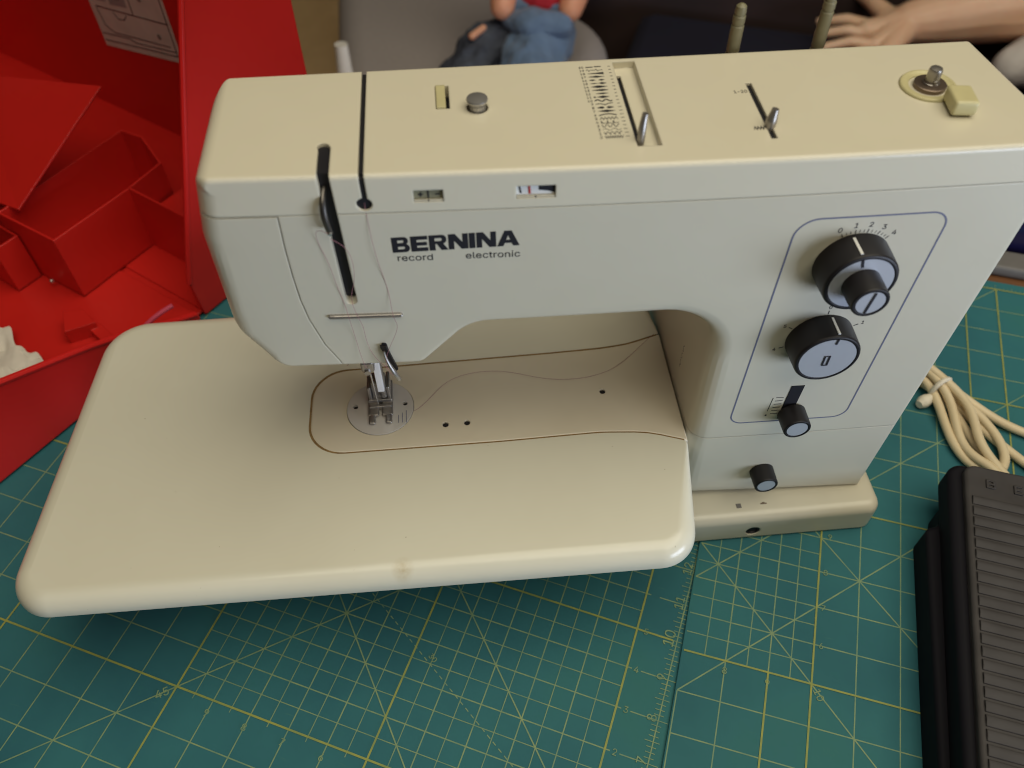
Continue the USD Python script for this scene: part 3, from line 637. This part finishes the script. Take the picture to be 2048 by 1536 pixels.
# control panel outline and prints
P, E = fillet([(-.1036, .1085, .008), (-.0345, .1085, .008), (-.0322, .2618, .009), (-.1024, .2618, .011)], 8)
ring = Polygon(P); ring = ring.difference(ring.buffer(-.00085))
part(SM, 'panel_outline', on_front(ring), 'ink_blue', w=True, smooth=False)
pr = []; 
K1 = (-.0703, .2338); K2 = (-.0705, .1808); K3 = (-.0688, .1172); K4 = (-.0718, .0552)
for i, (n_, a) in enumerate((('0', 118), ('1', 100), ('2', 83), ('3', 66), ('4', 49))):
    d = np.array([math.cos(math.radians(a)), math.sin(math.radians(a))]); c = np.array(K1)
    pr.append(line([c + d * .0180, c + d * .0201], .00035)); g = text_shape(n_, .0027); g = aff.translate(g, -(g.bounds[2]) / 2, -.00135); pr.append(aff.translate(g, *(c + d * .0228)))
    for q in (1, 2):
        if i < 4:
            d2 = np.array([math.cos(math.radians(a - q * 5.8)), math.sin(math.radians(a - q * 5.8))]); pr.append(line([c + d2 * .0183, c + d2 * .0198], .0002))
for n_, a in (('5', 152), ('4', 198), ('0', 90), ('1', 26)):
    d = np.array([math.cos(math.radians(a)), math.sin(math.radians(a))]); c = np.array(K2)
    pr.append(line([c + d * .0178, c + d * .0202], .0004)); g = text_shape(n_, .0022); g = aff.translate(g, -(g.bounds[2]) / 2, -.0011); pr.append(aff.translate(g, *(c + d * .0226)))
for k in range(6): pr.append(line([(-.0805, .1312 - k * .0030), (-.0762, .1312 - k * .0030)], .0004))
pr.append(line([(-.0822, .1310), (-.0828, .1190)], .0004, 'round')); pr.append(Point(-.0828, .1150).buffer(.0006))
part(SM, 'panel_print', on_front(unary_union(pr)), 'ink', w=True, smooth=False, kind='stuff')
part(SM, 'balance_slot', on_front(Polygon([(-.0742, .1412), (-.0668, .1412), (-.0680, .1112), (-.0754, .1112)]), .0003), 'cavity', w=True, smooth=False)
def knob(name, c, R, h, cap_in, start=0.0, line_deg=None, skirt=True, sides=56):
    x, z = c; y = warp([[x, YF, z]])[0, 1] - start; e = min(.0012, R * .1)
    pf = [(0, 0), (R * 1.01, 0), (R, h * .5), (R * .985, h - e), (R * .96, h - e * .3), (R * .93, h), (R * cap_in, h), (R * cap_in - .0003, h - .0006), (0, h - .0006)]
    k = part(SM, name, placed(lathe(pf, sides), (x, y, z), '-y'), 'black', smooth=35)
    part(k, 'knob_cap', placed(lathe([(0, h - .0002), (R * cap_in - .0004, h - .0002), (R * cap_in - .0004, h - .0008)], sides), (x, y, z), '-y'), 'capm', smooth=25)
    return k, y
k1, y1 = knob('stitch_width_knob', K1, .0175, .0146, .87)
k2, y2 = knob('stitch_length_knob', K2, .0170, .0148, .87)
def cap_mark(k, shape, y, h, m='ink'): part(k, 'cap_mark', exty(shape, y - h - .00025, y - h + .0001), m, smooth=False)
def side_mark(k, c, R, ang, y, h):
    a = math.radians(ang); d = np.array([math.cos(a), math.sin(a)]); n = np.array([-d[1], d[0]]); c = np.array(c)
    part(k, 'pointer_mark', exty(Polygon([c + d * (R - .001) + n * .0006, c + d * (R - .001) - n * .0006, c + d * (R + .00025) - n * .0006, c + d * (R + .00025) + n * .0006]), y - h + .0016, y - .0022), 'white', smooth=False)
side_mark(k1, K1, .0175, 104, y1, .0146); side_mark(k2, K2, .0171, 84, y2, .0148)
d = np.array([math.cos(math.radians(104)), math.sin(math.radians(104))]); cap_mark(k1, line([np.array(K1) + d * .0108, np.array(K1) + d * .0151], .0010), y1, .0146)
d = np.array([math.cos(math.radians(84)), math.sin(math.radians(84))]); cap_mark(k2, line([np.array(K2) + d * .0112, np.array(K2) + d * .0147], .0010), y2, .0148)
c = np.array(K2) + [-.0005, -.0010]; cap_mark(k2, unary_union([sbox(c[0] - .0016, c[1] - .0036, c[0] - .0008, c[1] + .0036), sbox(c[0] + .0008, c[1] - .0036, c[0] + .0016, c[1] + .0036), sbox(c[0] - .0016, c[1] - .0036, c[0] + .0016, c[1] - .0033), sbox(c[0] - .0016, c[1] + .0033, c[0] + .0016, c[1] + .0036)]), y2, .0148)
kn, yn = knob('needle_position_knob', K1, .0088, .0128, .80, start=.0142, sides=44)
cap_mark(kn, line([np.array(K1) + [.0006, .0062], np.array(K1) + [-.0010, -.0062]], .0010), yn, .0128)
k3, y3 = knob('balance_lever_knob', K3, .0079, .0120, .80, start=.0012, sides=44)
k4, y4 = knob('feed_drop_knob', K4, .0074, .0118, .80, sides=44)
# faint handwritten pencil marks on the inner side of the column
yy = np.linspace(.05, .075, 30)
sc = [tube([(-.12345, .060 + .0010 * math.sin(i * .9 + k), .1130 + .020 * k / 3 + i * .0006) for i in range(12)], .00018, 4, 2) for k in range(3)]
part(SM, 'pencil_mark', sc, 'ink_grey')

# ================================================================== slide-on extension table
ET = thing('extension_table', 'cream slide-on sewing table with rounded corners fitted round the free arm', 'extension table', (-.31, .045, .07), machine=True)
P, E = fillet([(-.5060, -.0525, .023, .0115), (-.1330, -.0552, .023, .0115), (-.1246, .0170, .0, .0015), (-.1246, .1080, 0, .0015), (-.1250, .1545, .016, .0115), (-.4890, .1545, .030, .0115)], 12)
slab = mf(loft(P, E[:, 0], BED - .0126, BED, r0=False, seg=8))
hp, _ = fillet([(p[0] - .0008 if p[0] < -.3 else p[0], p[1] + (-.0007 if p[1] < .06 else .0007), p[2]) for p in armP], 10)
hole = Polygon(np.r_[hp]).union(sbox(-.1250, .0186, -.10, .1064)).buffer(0)
slab = slab - mf(ext(hole, .02, .2))
gin = hole.buffer(.0004, join_style='mitre').difference(armpoly.buffer(-.0006)).intersection(sbox(-.36, 0, -.1262, .12))
TOPM = part(ET, 'table_top', slab, 'slab', smooth=45)
part(TOPM, 'seam_grime', ext(gin, BED - .0012, BED - .0003), 'grime')
for lx, ly in ((-.455, .02), (-.455, .115)):
    part(ET, 'leg', rbox(lx - .008, lx + .008, ly - .008, ly + .008, .0004, BED - .02, .003), 'slab')

# ================================================================== sewing thread
def th(pts, r=.00010): return tube(pts, r, 5, 6)
def fr(x, z, off=.001): return (x, fy(x, z) - off, z)
threads = [th([fr(-.2890, .2800, -.001), fr(-.2886, .268), fr(-.2872, .247, .0012), fr(-.2850, .225, .001), fr(-.2842, .2140, .0035), fr(-.2835, .2080, .002), fr(-.2905, .1900, .005), fr(-.2890, .1760, .007)]),
           th([fr(-.3048, .2688, .008), fr(-.3000, .2610, .005), fr(-.2985, .2500, .002), fr(-.2998, .2370, .002), fr(-.3024, .2270, .002), fr(-.3010, .2160, .0035), fr(-.3000, .2080, .002), fr(-.2995, .1960, .002), fr(-.2960, .1840, .003), fr(-.2910, .1800, .006)]),
           th([fr(-.3055, .2700, .006), fr(-.3105, .2690, .003), fr(-.3118, .2630, .001), fr(-.3095, .2500, .001), fr(-.3080, .2350, .001), fr(-.3062, .2200, .001), fr(-.3052, .2140, .0035), fr(-.3050, .2000, .001), fr(-.3030, .1800, .003), (-.3060, .045, .1600), (-.3160, .060, .1410), (-.3230, .080, .1150)])]
single('sewing_thread', [threads[0], threads[1], threads[2]], 'thread', 'thin pink thread looped from the take-up lever down the machine head', 'thread', 'm')
single('sewing_thread', [th([(-.286, .0560, BED + .0012), (-.2780, .0630, BED + .0010), (-.2650, .0770, BED + .0010), (-.2480, .0830, BED + .0010), (-.2280, .0820, BED + .0010), (-.2050, .0745, BED + .0010), (-.1850, .0720, BED + .0010), (-.1620, .0770, BED + .0010), (-.1420, .0920, BED + .0014), (-.1290, .1020, BED + .004)], .00011)], 'thread', 'loose pink thread trailing over the free arm beside the stitch plate', 'thread', 'm')

# ================================================================== red accessory case
AX = np.array([-.559, -.012, 0.0]); U = np.array([.3009, .9537]); Wd = np.array([-.9537, .3009])
def uw(p):
    p = np.atleast_2d(np.asarray(p, float)); return np.c_[AX[0] + U[0] * p[:, 0] + Wd[0] * p[:, 1], AX[1] + U[1] * p[:, 0] + Wd[1] * p[:, 1], p[:, 2]]
def uwm(m):
    m = tm(m); return trimesh.Trimesh(uw(m.vertices), np.array(m.faces), process=False)   # (u, w) is right handed
def wall_u(poly, w0, w1):
    """outline drawn in (u, z) extruded along w"""
    return uwm(swap(ext(poly, w0, w1)))
RC = thing('red_case', 'open red plastic carrying case standing behind the sewing machine at the left', 'carrying case', (*uw([[.05, .2, 0]])[0][:2], 0), math.atan2(U[1], U[0]))
side = Polygon([(-.12, 0), (.19, 0), (.19, .004), (.150, .0240), (.11, .0435), (.075, .0570), (.038, .0705), (0, .083), (-.12, .095)])
part(RC, 'tray_side', wall_u(side, 0, .0032), 'red', 'w', smooth=20)
part(RC, 'shiny_rivet', uwm(placed(trimesh.creation.icosphere(2, .0018), (.146, .126, .012))), 'chrome', 'w')
part(RC, 'tray_rim', uwm(tube([(-.12, .0016, .0955), (0, .0016, .0835), (.038, .0016, .071), (.075, .0016, .0575), (.110, .0016, .0440), (.150, .0016, .0245), (.188, .0016, .0060)], .0026, 8, 4)), 'red', 'w')
part(RC, 'tray_floor', uwm(bx(-.12, .19, .0032, .50, .001, .0045)), 'red_in', 'w')
part(RC, 'hinge_strip', uwm(bx(.186, .200, .0034, .4966, .0006, .0030)), 'red_in', 'w')
part(RC, 'tray_end', uwm(bx(-.124, -.12, 0, .50, 0, .095)), 'red', 'w')
part(RC, 'tray_side', wall_u(side, .4968, .50), 'red', 'w', smooth=20)
hs = Polygon([(.196, 0), (.1935, .037), (.204, .065), (.267, .235), (.300, .325), (.358, .325), (.358, 0)])
part(RC, 'lid_side', wall_u(hs, 0, .0034), 'red', 'w', smooth=20)
part(RC, 'lid_rim', uwm(tube([(.194, .0017, .036), (.204, .0017, .065), (.267, .0017, .235), (.300, .0017, .325)], .0024, 8, 0)), 'red', 'w')
part(RC, 'lid_side', wall_u(hs, .4966, .50), 'red', 'w', smooth=20)
BW_ = part(RC, 'lid_back', uwm(bx(.3545, .358, .0034, .4966, 0, .325)), 'red_in', 'w')
part(RC, 'lid_floor', uwm(bx(.196, .3545, .0034, .4966, .001, .0045)), 'red_in', 'w')
def open_box(poly, z0, z1, t=.0018):
    poly = Polygon(poly); return trimesh.util.concatenate([ext(poly.difference(poly.buffer(-t, join_style='mitre')), z0, z1), ext(poly, z0, z0 + t)])
b1 = open_box([(.152, .0955), (.228, .0975), (.267, .1020), (.284, .145), (.281, .170), (.149, .163)], .0046, .066)
part(RC, 'compartment', uwm(b1), 'red_in', 'w', smooth=20)
part(RC, 'divider', uwm(bx(.2280, .2298, .0040, .0980, .0046, .066)), 'red_in', 'w')
part(RC, 'shelf', uwm(bx(.2300, .3540, .0040, .0980, .034, .036)), 'red_in', 'w')
part(RC, 'compartment', uwm(open_box([(.126, .147), (.1485, .147), (.1485, .32), (.126, .32)], .0046, .050)), 'red_in', 'w', smooth=20)
P3 = np.array([(.160, .149, .068), (.272, .156, .118), (.251, .33, .084), (.150, .33, .045)])
part(RC, 'inner_lid', uwm(trimesh.Trimesh(np.r_[P3, P3 - [0, 0, .002]], [[0, 2, 1], [0, 3, 2], [4, 5, 6], [4, 6, 7], [0, 1, 5], [0, 5, 4], [1, 2, 6], [1, 6, 5], [2, 3, 7], [2, 7, 6], [3, 0, 4], [3, 4, 7]], process=False)), 'red_in', 'w', smooth=False)
# small clip and tab in the tray
part(RC, 'hinge_tab', uwm(trimesh.util.concatenate([ext(Polygon([(.112, .062), (.126, .082), (.136, .070), (.132, .050)]), .0046, .018), ext(Polygon([(.136, .052), (.128, .060), (.122, .020), (.130, .018)]), .0046, .012)])), 'red_in', 'w', smooth=20)
# sticker with the printed drawing, on the inside of the lid
SU = .3543
def onback(shape, off): return uwm(trimesh.Trimesh((lambda v: np.c_[SU - off - v[:, 2], v[:, 0], v[:, 1]])(np.array(shape.vertices)), np.array(shape.faces), process=False))
sw0, sw1, sz0 = .155, .268, .086
stk = part(RC, 'picture_sticker', onback(ext(Polygon([(sw0, .098), (sw1, .082), (sw1 + .002, .20), (sw0 + .002, .21)]), 0, .0004), 0), 'sticker', 'w', smooth=False)
def sk(p): return [(sw0 + (sw1 - sw0) * a, .098 - .016 * a + b) for a, b in p]
dr = [line(sk([(.04, .006), (.985, .006)]), .0009), line(sk([(.04, .010), (.55, .010), (.62, .013), (.985, .013)]), .0008), line(sk([(.04, .006), (.05, .11)]), .0012), line(sk([(.05, .036), (.93, .040)]), .0009), line(sk([(.93, .040), (.90, .022), (.80, .016), (.1, .014)]), .0008), line(sk([(.45, .038), (.44, .11)]), .0009), line(sk([(.55, .036), (.60, .031), (.68, .031), (.72, .037)]), .0007)]
part(stk, 'line_drawing', onback(ext(unary_union(dr), 0, .0003), .0003), 'ink', 'w', smooth=False, kind='stuff')
part(stk, 'line_drawing', onback(ext(unary_union([Polygon(sk([(.50, .044), (.72, .044), (.70, .075), (.50, .075)])), Polygon(sk([(.76, .046), (.92, .046), (.92, .080), (.78, .080)]))]), 0, .0003), .00025), 'sticker_grey', 'w', smooth=False, kind='stuff')
part(stk, 'line_drawing', onback(ext(unary_union([Point(*sk([(.30, .055)])[0]).buffer(.0025), Point(*sk([(.20, .022)])[0]).buffer(.0025), Polygon(sk([(.56, .050), (.64, .050), (.64, .062), (.56, .062)]))]), 0, .0003), .0004), 'ink_grey', 'w', smooth=False, kind='stuff')
# dark band hanging in the corner of the lid, paper scrap, pink stick
single('dark_strap', uwm(tube([(.330, .060, .30), (.335, .075, .215), (.338, .062, .150), (.335, .042, .120)], [.010, .012, .010, .006], 10)), 'navy', 'dark navy strap hanging inside the red case beside the printed sticker', 'strap')
gx, gy = np.meshgrid(np.linspace(0, 1, 40), np.linspace(0, 1, 28)); pp = np.c_[gx.ravel(), gy.ravel()]
edge = .03 * (meshkit.noise(np.c_[pp * 7, np.zeros(len(pp))], 3) - .5)
pv = np.c_[.040 + .046 * pp[:, 1] + edge * .5 + .006 * pp[:, 0], .043 + .085 * pp[:, 0] + edge * .5, .0085 + .010 * meshkit.fbm(np.c_[pp * 3.3, np.ones(len(pp))], 3, 5)]
pf = []
for j in range(27):
    for i in range(39):
        a = j * 40 + i; pf += [[a, a + 1, a + 41], [a, a + 41, a + 40]]
pf = np.array(pf); pv2 = pv - [0, 0, .0004]; pm = trimesh.Trimesh(uw(np.r_[pv, pv2]), np.r_[pf[:, ::-1], pf + len(pv)], process=False)
single('torn_paper', pm, 'paper', 'crumpled white paper scrap lying in the red tray at the left edge', 'paper scrap')
single('pink_stick', uwm(tube([(.144, .020, .0085), (.1598, .0125, .0200), (.1751, .0050, .0255)], .0019, 10)), 'pink', 'short bright pink plastic stick in the red tray behind the sewing table', 'plastic stick')

# ================================================================== foot pedal
FPD = thing('foot_pedal', 'black foot pedal with ribbed tread at the right edge on the mat', 'foot pedal', (.13, .02, 0))
P, E = fillet([(.0690, -.25, .01), (.30, -.25, .01), (.30, .150, .012), (.0700, .150, .010), (.0685, .1215, .003), (.0580, .1190, .008)], 8)
lowP, lowE = fillet([(.0690, -.25, .01), (.30, -.25, .01), (.30, .135, .012), (.0690, .135, .004), (.0665, .1165, .006), (.0585, .1130, .010)], 8)
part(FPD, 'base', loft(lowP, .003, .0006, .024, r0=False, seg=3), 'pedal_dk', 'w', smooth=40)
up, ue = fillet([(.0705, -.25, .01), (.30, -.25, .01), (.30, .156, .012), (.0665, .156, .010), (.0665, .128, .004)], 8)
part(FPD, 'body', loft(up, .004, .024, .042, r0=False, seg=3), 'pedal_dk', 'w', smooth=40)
tp, te = fillet([(.0745, -.25, .004), (.30, -.25, .004), (.30, .1530, .006), (.0745, .1530, .008)], 8)
TR = part(FPD, 'tread', loft(tp, .002, .038, .0470, r0=False, seg=3), 'pedal', 'w', smooth=40)
y = .1290
while y > -.115:
    c_ = [(y - .0004, .0463), (y - .0012, .0480), (y - .0040, .0484), (y - .0071, .0476), (y - .0072, .0463)]
    rb = ext(Polygon([(a_ * -1, b_) for a_, b_ in c_]), .0780, .30); v_ = np.array(rb.vertices); rb = trimesh.Trimesh(np.c_[v_[:, 2], -v_[:, 0], v_[:, 1]], np.array(rb.faces), process=False)
    part(TR, 'tread_rib', rb, 'pedal', 'w', smooth=35); y -= .00775
for k, ch in enumerate('BERNINA'):
    g = text_shape(ch, .0060, bold=True, stretch=1.3); m = ext(g, .0468, .0479); m.apply_translation([.0868 + k * .0165, .1365 - k * .0001, 0]); part(TR, 'embossed_letter', m, 'pedal', 'w', smooth=False)

# ================================================================== bundled cord
CD = thing('power_cord', 'cream power cord bundle tied beside the right end of the sewing machine', 'cord', (.10, .22, 0))
lay = [[(.048, .262, .010), (.0700, .2450, .009), (.0765, .2290, .007), (.0830, .2090, .005), (.0900, .1950, .0042), (.0985, .1870, .0040), (.1090, .1830, .0040), (.1170, .1720, .0040), (.1210, .1590, .0040)],
       [(.052, .266, .014), (.0745, .2480, .014), (.0825, .2330, .011), (.0860, .2180, .009), (.0910, .2020, .007), (.0985, .1900, .009), (.1080, .1830, .010), (.1160, .1720, .009), (.1200, .1590, .009)],
       [(.056, .270, .016), (.0780, .2500, .016), (.0900, .2380, .014), (.0965, .2230, .013), (.1000, .2060, .012), (.1065, .1920, .011), (.1170, .1780, .010), (.1250, .1590, .009)],
       [(.1060, .1840, .006), (.1140, .1850, .006), (.1190, .1960, .006), (.1165, .2100, .007), (.1080, .2240, .008), (.0970, .2350, .009), (.0790, .2485, .008), (.058, .266, .006)],
       [(.054, .260, .004), (.0760, .2470, .004), (.0890, .2290, .004), (.0980, .2110, .004), (.1060, .1990, .004), (.1130, .1910, .004), (.1190, .1780, .0038), (.1230, .1595, .0038)],
       [(.058, .272, .008), (.0790, .2540, .010), (.0960, .2430, .008), (.1200, .2310, .005), (.1500, .2240, .0040), (.1900, .2180, .0040)],
       [(.060, .262, .006), (.0790, .2480, .005), (.1010, .2270, .0040), (.1230, .2070, .0040), (.1500, .1880, .0040), (.1900, .1760, .0040)]]
for l in lay: part(CD, 'cable', tube(l, .0033, 10, 5), 'cord', 'w', smooth=60)
ring_ = [(.0755 + .0085 * math.cos(a) * .72, .2478 + .0085 * math.cos(a) * .69, .0105 + .0092 * math.sin(a)) for a in np.linspace(0, 2 * math.pi, 18)]
part(CD, 'cable_tie', tube(ring_, .0018, 8, 3), 'tie', 'w')
part(CD, 'cable_end', tube([(.0700, .2400, .008), (.0660, .2360, .006), (.0620, .2315, .0055)], [.0025, .0045, .005, .003], 12, 4), 'tie', 'w')

# ================================================================== beyond the table
FZ = -0.72
single('floor', bx(-4, 4, -2.5, 6, FZ - .05, FZ), 'carpet', None, None, kind='structure')
# grey chair
CH = thing('chair', 'grey upholstered chair with a rounded seat behind the sewing machine', 'chair', (-.56, 1.30, FZ), 0.12)
P, E = fillet([(-.735, .86, .07), (-.345, .88, .10), (-.345, 1.27, .15), (-.955, 1.36, .07)], 10)
part(CH, 'seat', loft(P, .05, -.40, -.27, seg=8), 'seat', 'w', smooth=50)
part(CH, 'seat_rim', loft(P, .01, -.425, -.402, seg=3), 'seat_edge', 'w', smooth=50)
P, E = fillet([(-.84, 1.40, .02), (-.40, 1.36, .02), (-.40, 1.42, .02), (-.84, 1.46, .02)], 6)
part(CH, 'backrest', loft(P, .02, -.30, .12, seg=4), 'seat', 'w', smooth=50)
for lx, ly in ((-.77, .92), (-.39, .93), (-.42, 1.22), (-.78, 1.30)): part(CH, 'leg', tube([(lx, ly, FZ), (lx, ly, -.37)], .016, 12, 0), 'seat_edge', 'w')
single('white_post', tube([(-.650, .757, FZ), (-.650, .757, -.20), (-.650, .757, -.13), (-.650, .759, -.098)], [.023, .024, .0235, .018, .009], 16, 6), 'seat_edge', 'white rounded post standing between the red case and grey chair', 'post')
# doll on the chair: denim body, red top, rounded pink hands
DL = thing('doll', 'soft doll in blue denim and red top sitting on the grey chair', 'doll', (-.44, 1.0, -.27), 0.0)
def V(x, y, z): return np.array([x, y, z])
bod = [[(V(-.440, 1.06, -.15), .040), (V(-.440, 1.08, .0), .040), (V(-.44, 1.08, .04), .022), (V(-.44, 1.08, .09), .055), (V(-.44, 1.08, .11), .055)]]
for sg, hx, hy in ((-1, -.492, 1.008), (1, -.386, 1.030)):
    bod.append([(V(-.44 + sg * .04, 1.075, -.01), .022), (V(hx + sg * .020, hy + .05, -.075), .019), (V(hx, hy, -.128), .021), (V(hx - sg * .002, hy - .014, -.140), .019)])
part(DL, 'body', limbs(bod, .006, 6), 'skin2', 'w', smooth=True)
def rumpled(m, a, f, sd):
    m.vertices += m.vertex_normals * (a * (meshkit.fbm(np.array(m.vertices) * f, 4, sd) - .5))[:, None]; return m
part(DL, 'denim_trousers', rumpled(limbs([[(V(-.440, 1.05, -.19), .056), (V(-.436, .985, -.210), .052), (V(-.432, .915, -.235), .050)], [(V(-.436, .985, -.205), .050), (V(-.432, .90, -.33), .045)]], .006, 5), .022, 38, 2), 'denim', 'w', smooth=True)
LG = part(DL, 'denim_trousers', rumpled(limbs([[(V(-.475, 1.03, -.20), .034), (V(-.518, .985, -.205), .040), (V(-.540, .92, -.245), .042), (V(-.552, .895, -.33), .04)], [(V(-.560, .93, -.255), .030), (V(-.590, .90, -.30), .03)]], .006, 5), .026, 40, 4), 'denim_dk', 'w', smooth=True, label='darker worn denim leg with a torn patch')
part(LG, 'torn_patch', limbs([[(V(-.528, .955, -.172), .006), (V(-.516, .975, -.167), .005)]], .004, 2), 'skin2', 'w', smooth=True)
part(DL, 'folded_hem', rumpled(limbs([[(V(-.478, .998, -.162), .016), (V(-.440, .985, -.156), .024), (V(-.398, 1.0, -.158), .018)], [(V(-.48, 1.02, -.15), .02), (V(-.40, 1.03, -.15), .02)]], .005, 3), .012, 45, 6), 'denim', 'w', smooth=True)
part(DL, 'red_top', limbs([[(V(-.44, 1.055, -.14), .050), (V(-.44, 1.08, .0), .048)], [(V(-.465, 1.035, -.135), .018), (V(-.415, 1.04, -.135), .018)]], .008, 4), 'redcloth', 'w', smooth=True)
part(DL, 'hair', limbs([[(V(-.44, 1.09, .11), .060), (V(-.44, 1.10, .13), .056)]], .01, 3), 'hair', 'w', smooth=True)
# dark bench and the second person
single('bench', [rbox(-.335, 1.20, .86, 1.44, -.50, -.335, .03), bx(-.28, 1.15, .90, 1.40, FZ, -.45)], 'navy', 'dark navy padded bench behind the machine at the upper right', 'bench', smooth=40)
P, E = fillet([(-.60, 1.46, .01), (.36, 1.46, .01), (.36, 1.50, .01), (-.60, 1.50, .01)], 5)
single('brown_panel', loft(P, .02, FZ, .10, seg=3), 'browncloth', 'dark brown panel standing behind the navy bench', 'panel')
PB = thing('person', 'person with a bare forearm and white sleeve resting a hand on the dark bench', 'person', (.45, 1.40, FZ), 0.0)
zb = -.300
wr = V(.152, 1.365, zb + .035); el = V(.375, 1.430, zb + .070)
bn = [[(wr, .036), (V(.21, 1.385, zb + .045), .048), (V(.29, 1.41, zb + .060), .060), (el, .062)], [(wr, .032), (V(.115, 1.345, zb + .024), .028), (V(.085, 1.340, zb + .022), .022)], [(wr, .030), (V(.118, 1.318, zb + .022), .024), (V(.100, 1.300, zb + .020), .018)], [(wr, .028), (V(.120, 1.285, zb + .020), .018)], [(wr, .030), (V(.118, 1.385, zb + .026), .022)]]
for k, (dx, yy_, ln) in enumerate(((.0, 1.366, .088), (.004, 1.330, .090), (.008, 1.296, .082), (.016, 1.268, .066))):
    b0 = V(.092 + dx, yy_, zb + .020); bn.append([(b0, .0115), (b0 + V(-ln * .5, .004 * (1.5 - k), .004), .0100), (b0 + V(-ln, .010 * (1.0 - k), -.008), .0078)])
bn.append([(V(.122, 1.385, zb + .030), .018), (V(.092, 1.422, zb + .034), .0145), (V(.070, 1.462, zb + .028), .0115)])
bn.append([(el, .044), (V(.44, 1.50, zb + .16), .050), (V(.47, 1.52, zb + .30), .055), (V(.60, 1.52, zb + .33), .09)]); bn.append([(V(.60, 1.52, zb + .33), .10), (V(.60, 1.50, zb + .10), .11)]); bn.append([(V(.60, 1.52, zb + .42), .045), (V(.60, 1.51, zb + .50), .045), (V(.60, 1.50, zb + .56), .09), (V(.60, 1.50, zb + .64), .09)]); bn.append([(V(.60, 1.52, zb + .33), .10), (V(.60, 1.52, zb + .42), .05)])
part(PB, 'body', limbs(bn, .007, 8), 'skin', 'w', smooth=True)
part(PB, 'sleeve', limbs([[(V(.395, 1.43, zb + .060), .062), (V(.45, 1.48, zb + .12), .072), (V(.48, 1.52, zb + .30), .075), (V(.60, 1.52, zb + .30), .12)], [(V(.60, 1.52, zb + .30), .125), (V(.60, 1.48, zb + .05), .13), (V(.43, 1.36, zb + .03), .07), (V(.335, 1.318, zb + .005), .035)]], .012, 6), 'whitecloth', 'w', smooth=True)
part(PB, 'trousers', limbs([[(V(.60, 1.46, zb + .04), .12), (V(.46, 1.24, zb + .05), .09), (V(.36, 1.00, zb + .05), .085), (V(.34, .93, zb - .36), .06)]], .014, 5), 'pinkcloth', 'w', smooth=True)
part(PB, 'hair', limbs([[(V(.60, 1.52, zb + .60), .098), (V(.60, 1.52, zb + .66), .095)]], .014, 4), 'hair', 'w', smooth=True)
single('hanging_strap', tube([(.145, 1.55, .10), (.158, 1.52, -.15), (.165, 1.49, -.30)], .006, 8), 'strap', 'thin blue-grey strap hanging behind the wrist at the top', 'strap')
# dark bag and grey strip on the far edge of the table
single('dark_bag', rbox(.105, .42, .434, .58, -.06, .040, .02, 16), 'glossy', 'shiny dark blue-black bag behind the far edge of the mat', 'bag', smooth=60)
single('grey_strip', rbox(.118, .40, .404, .428, -.0052, .006, .003), 'greycloth', 'flat grey strip lying along the far edge of the mat', 'strip')
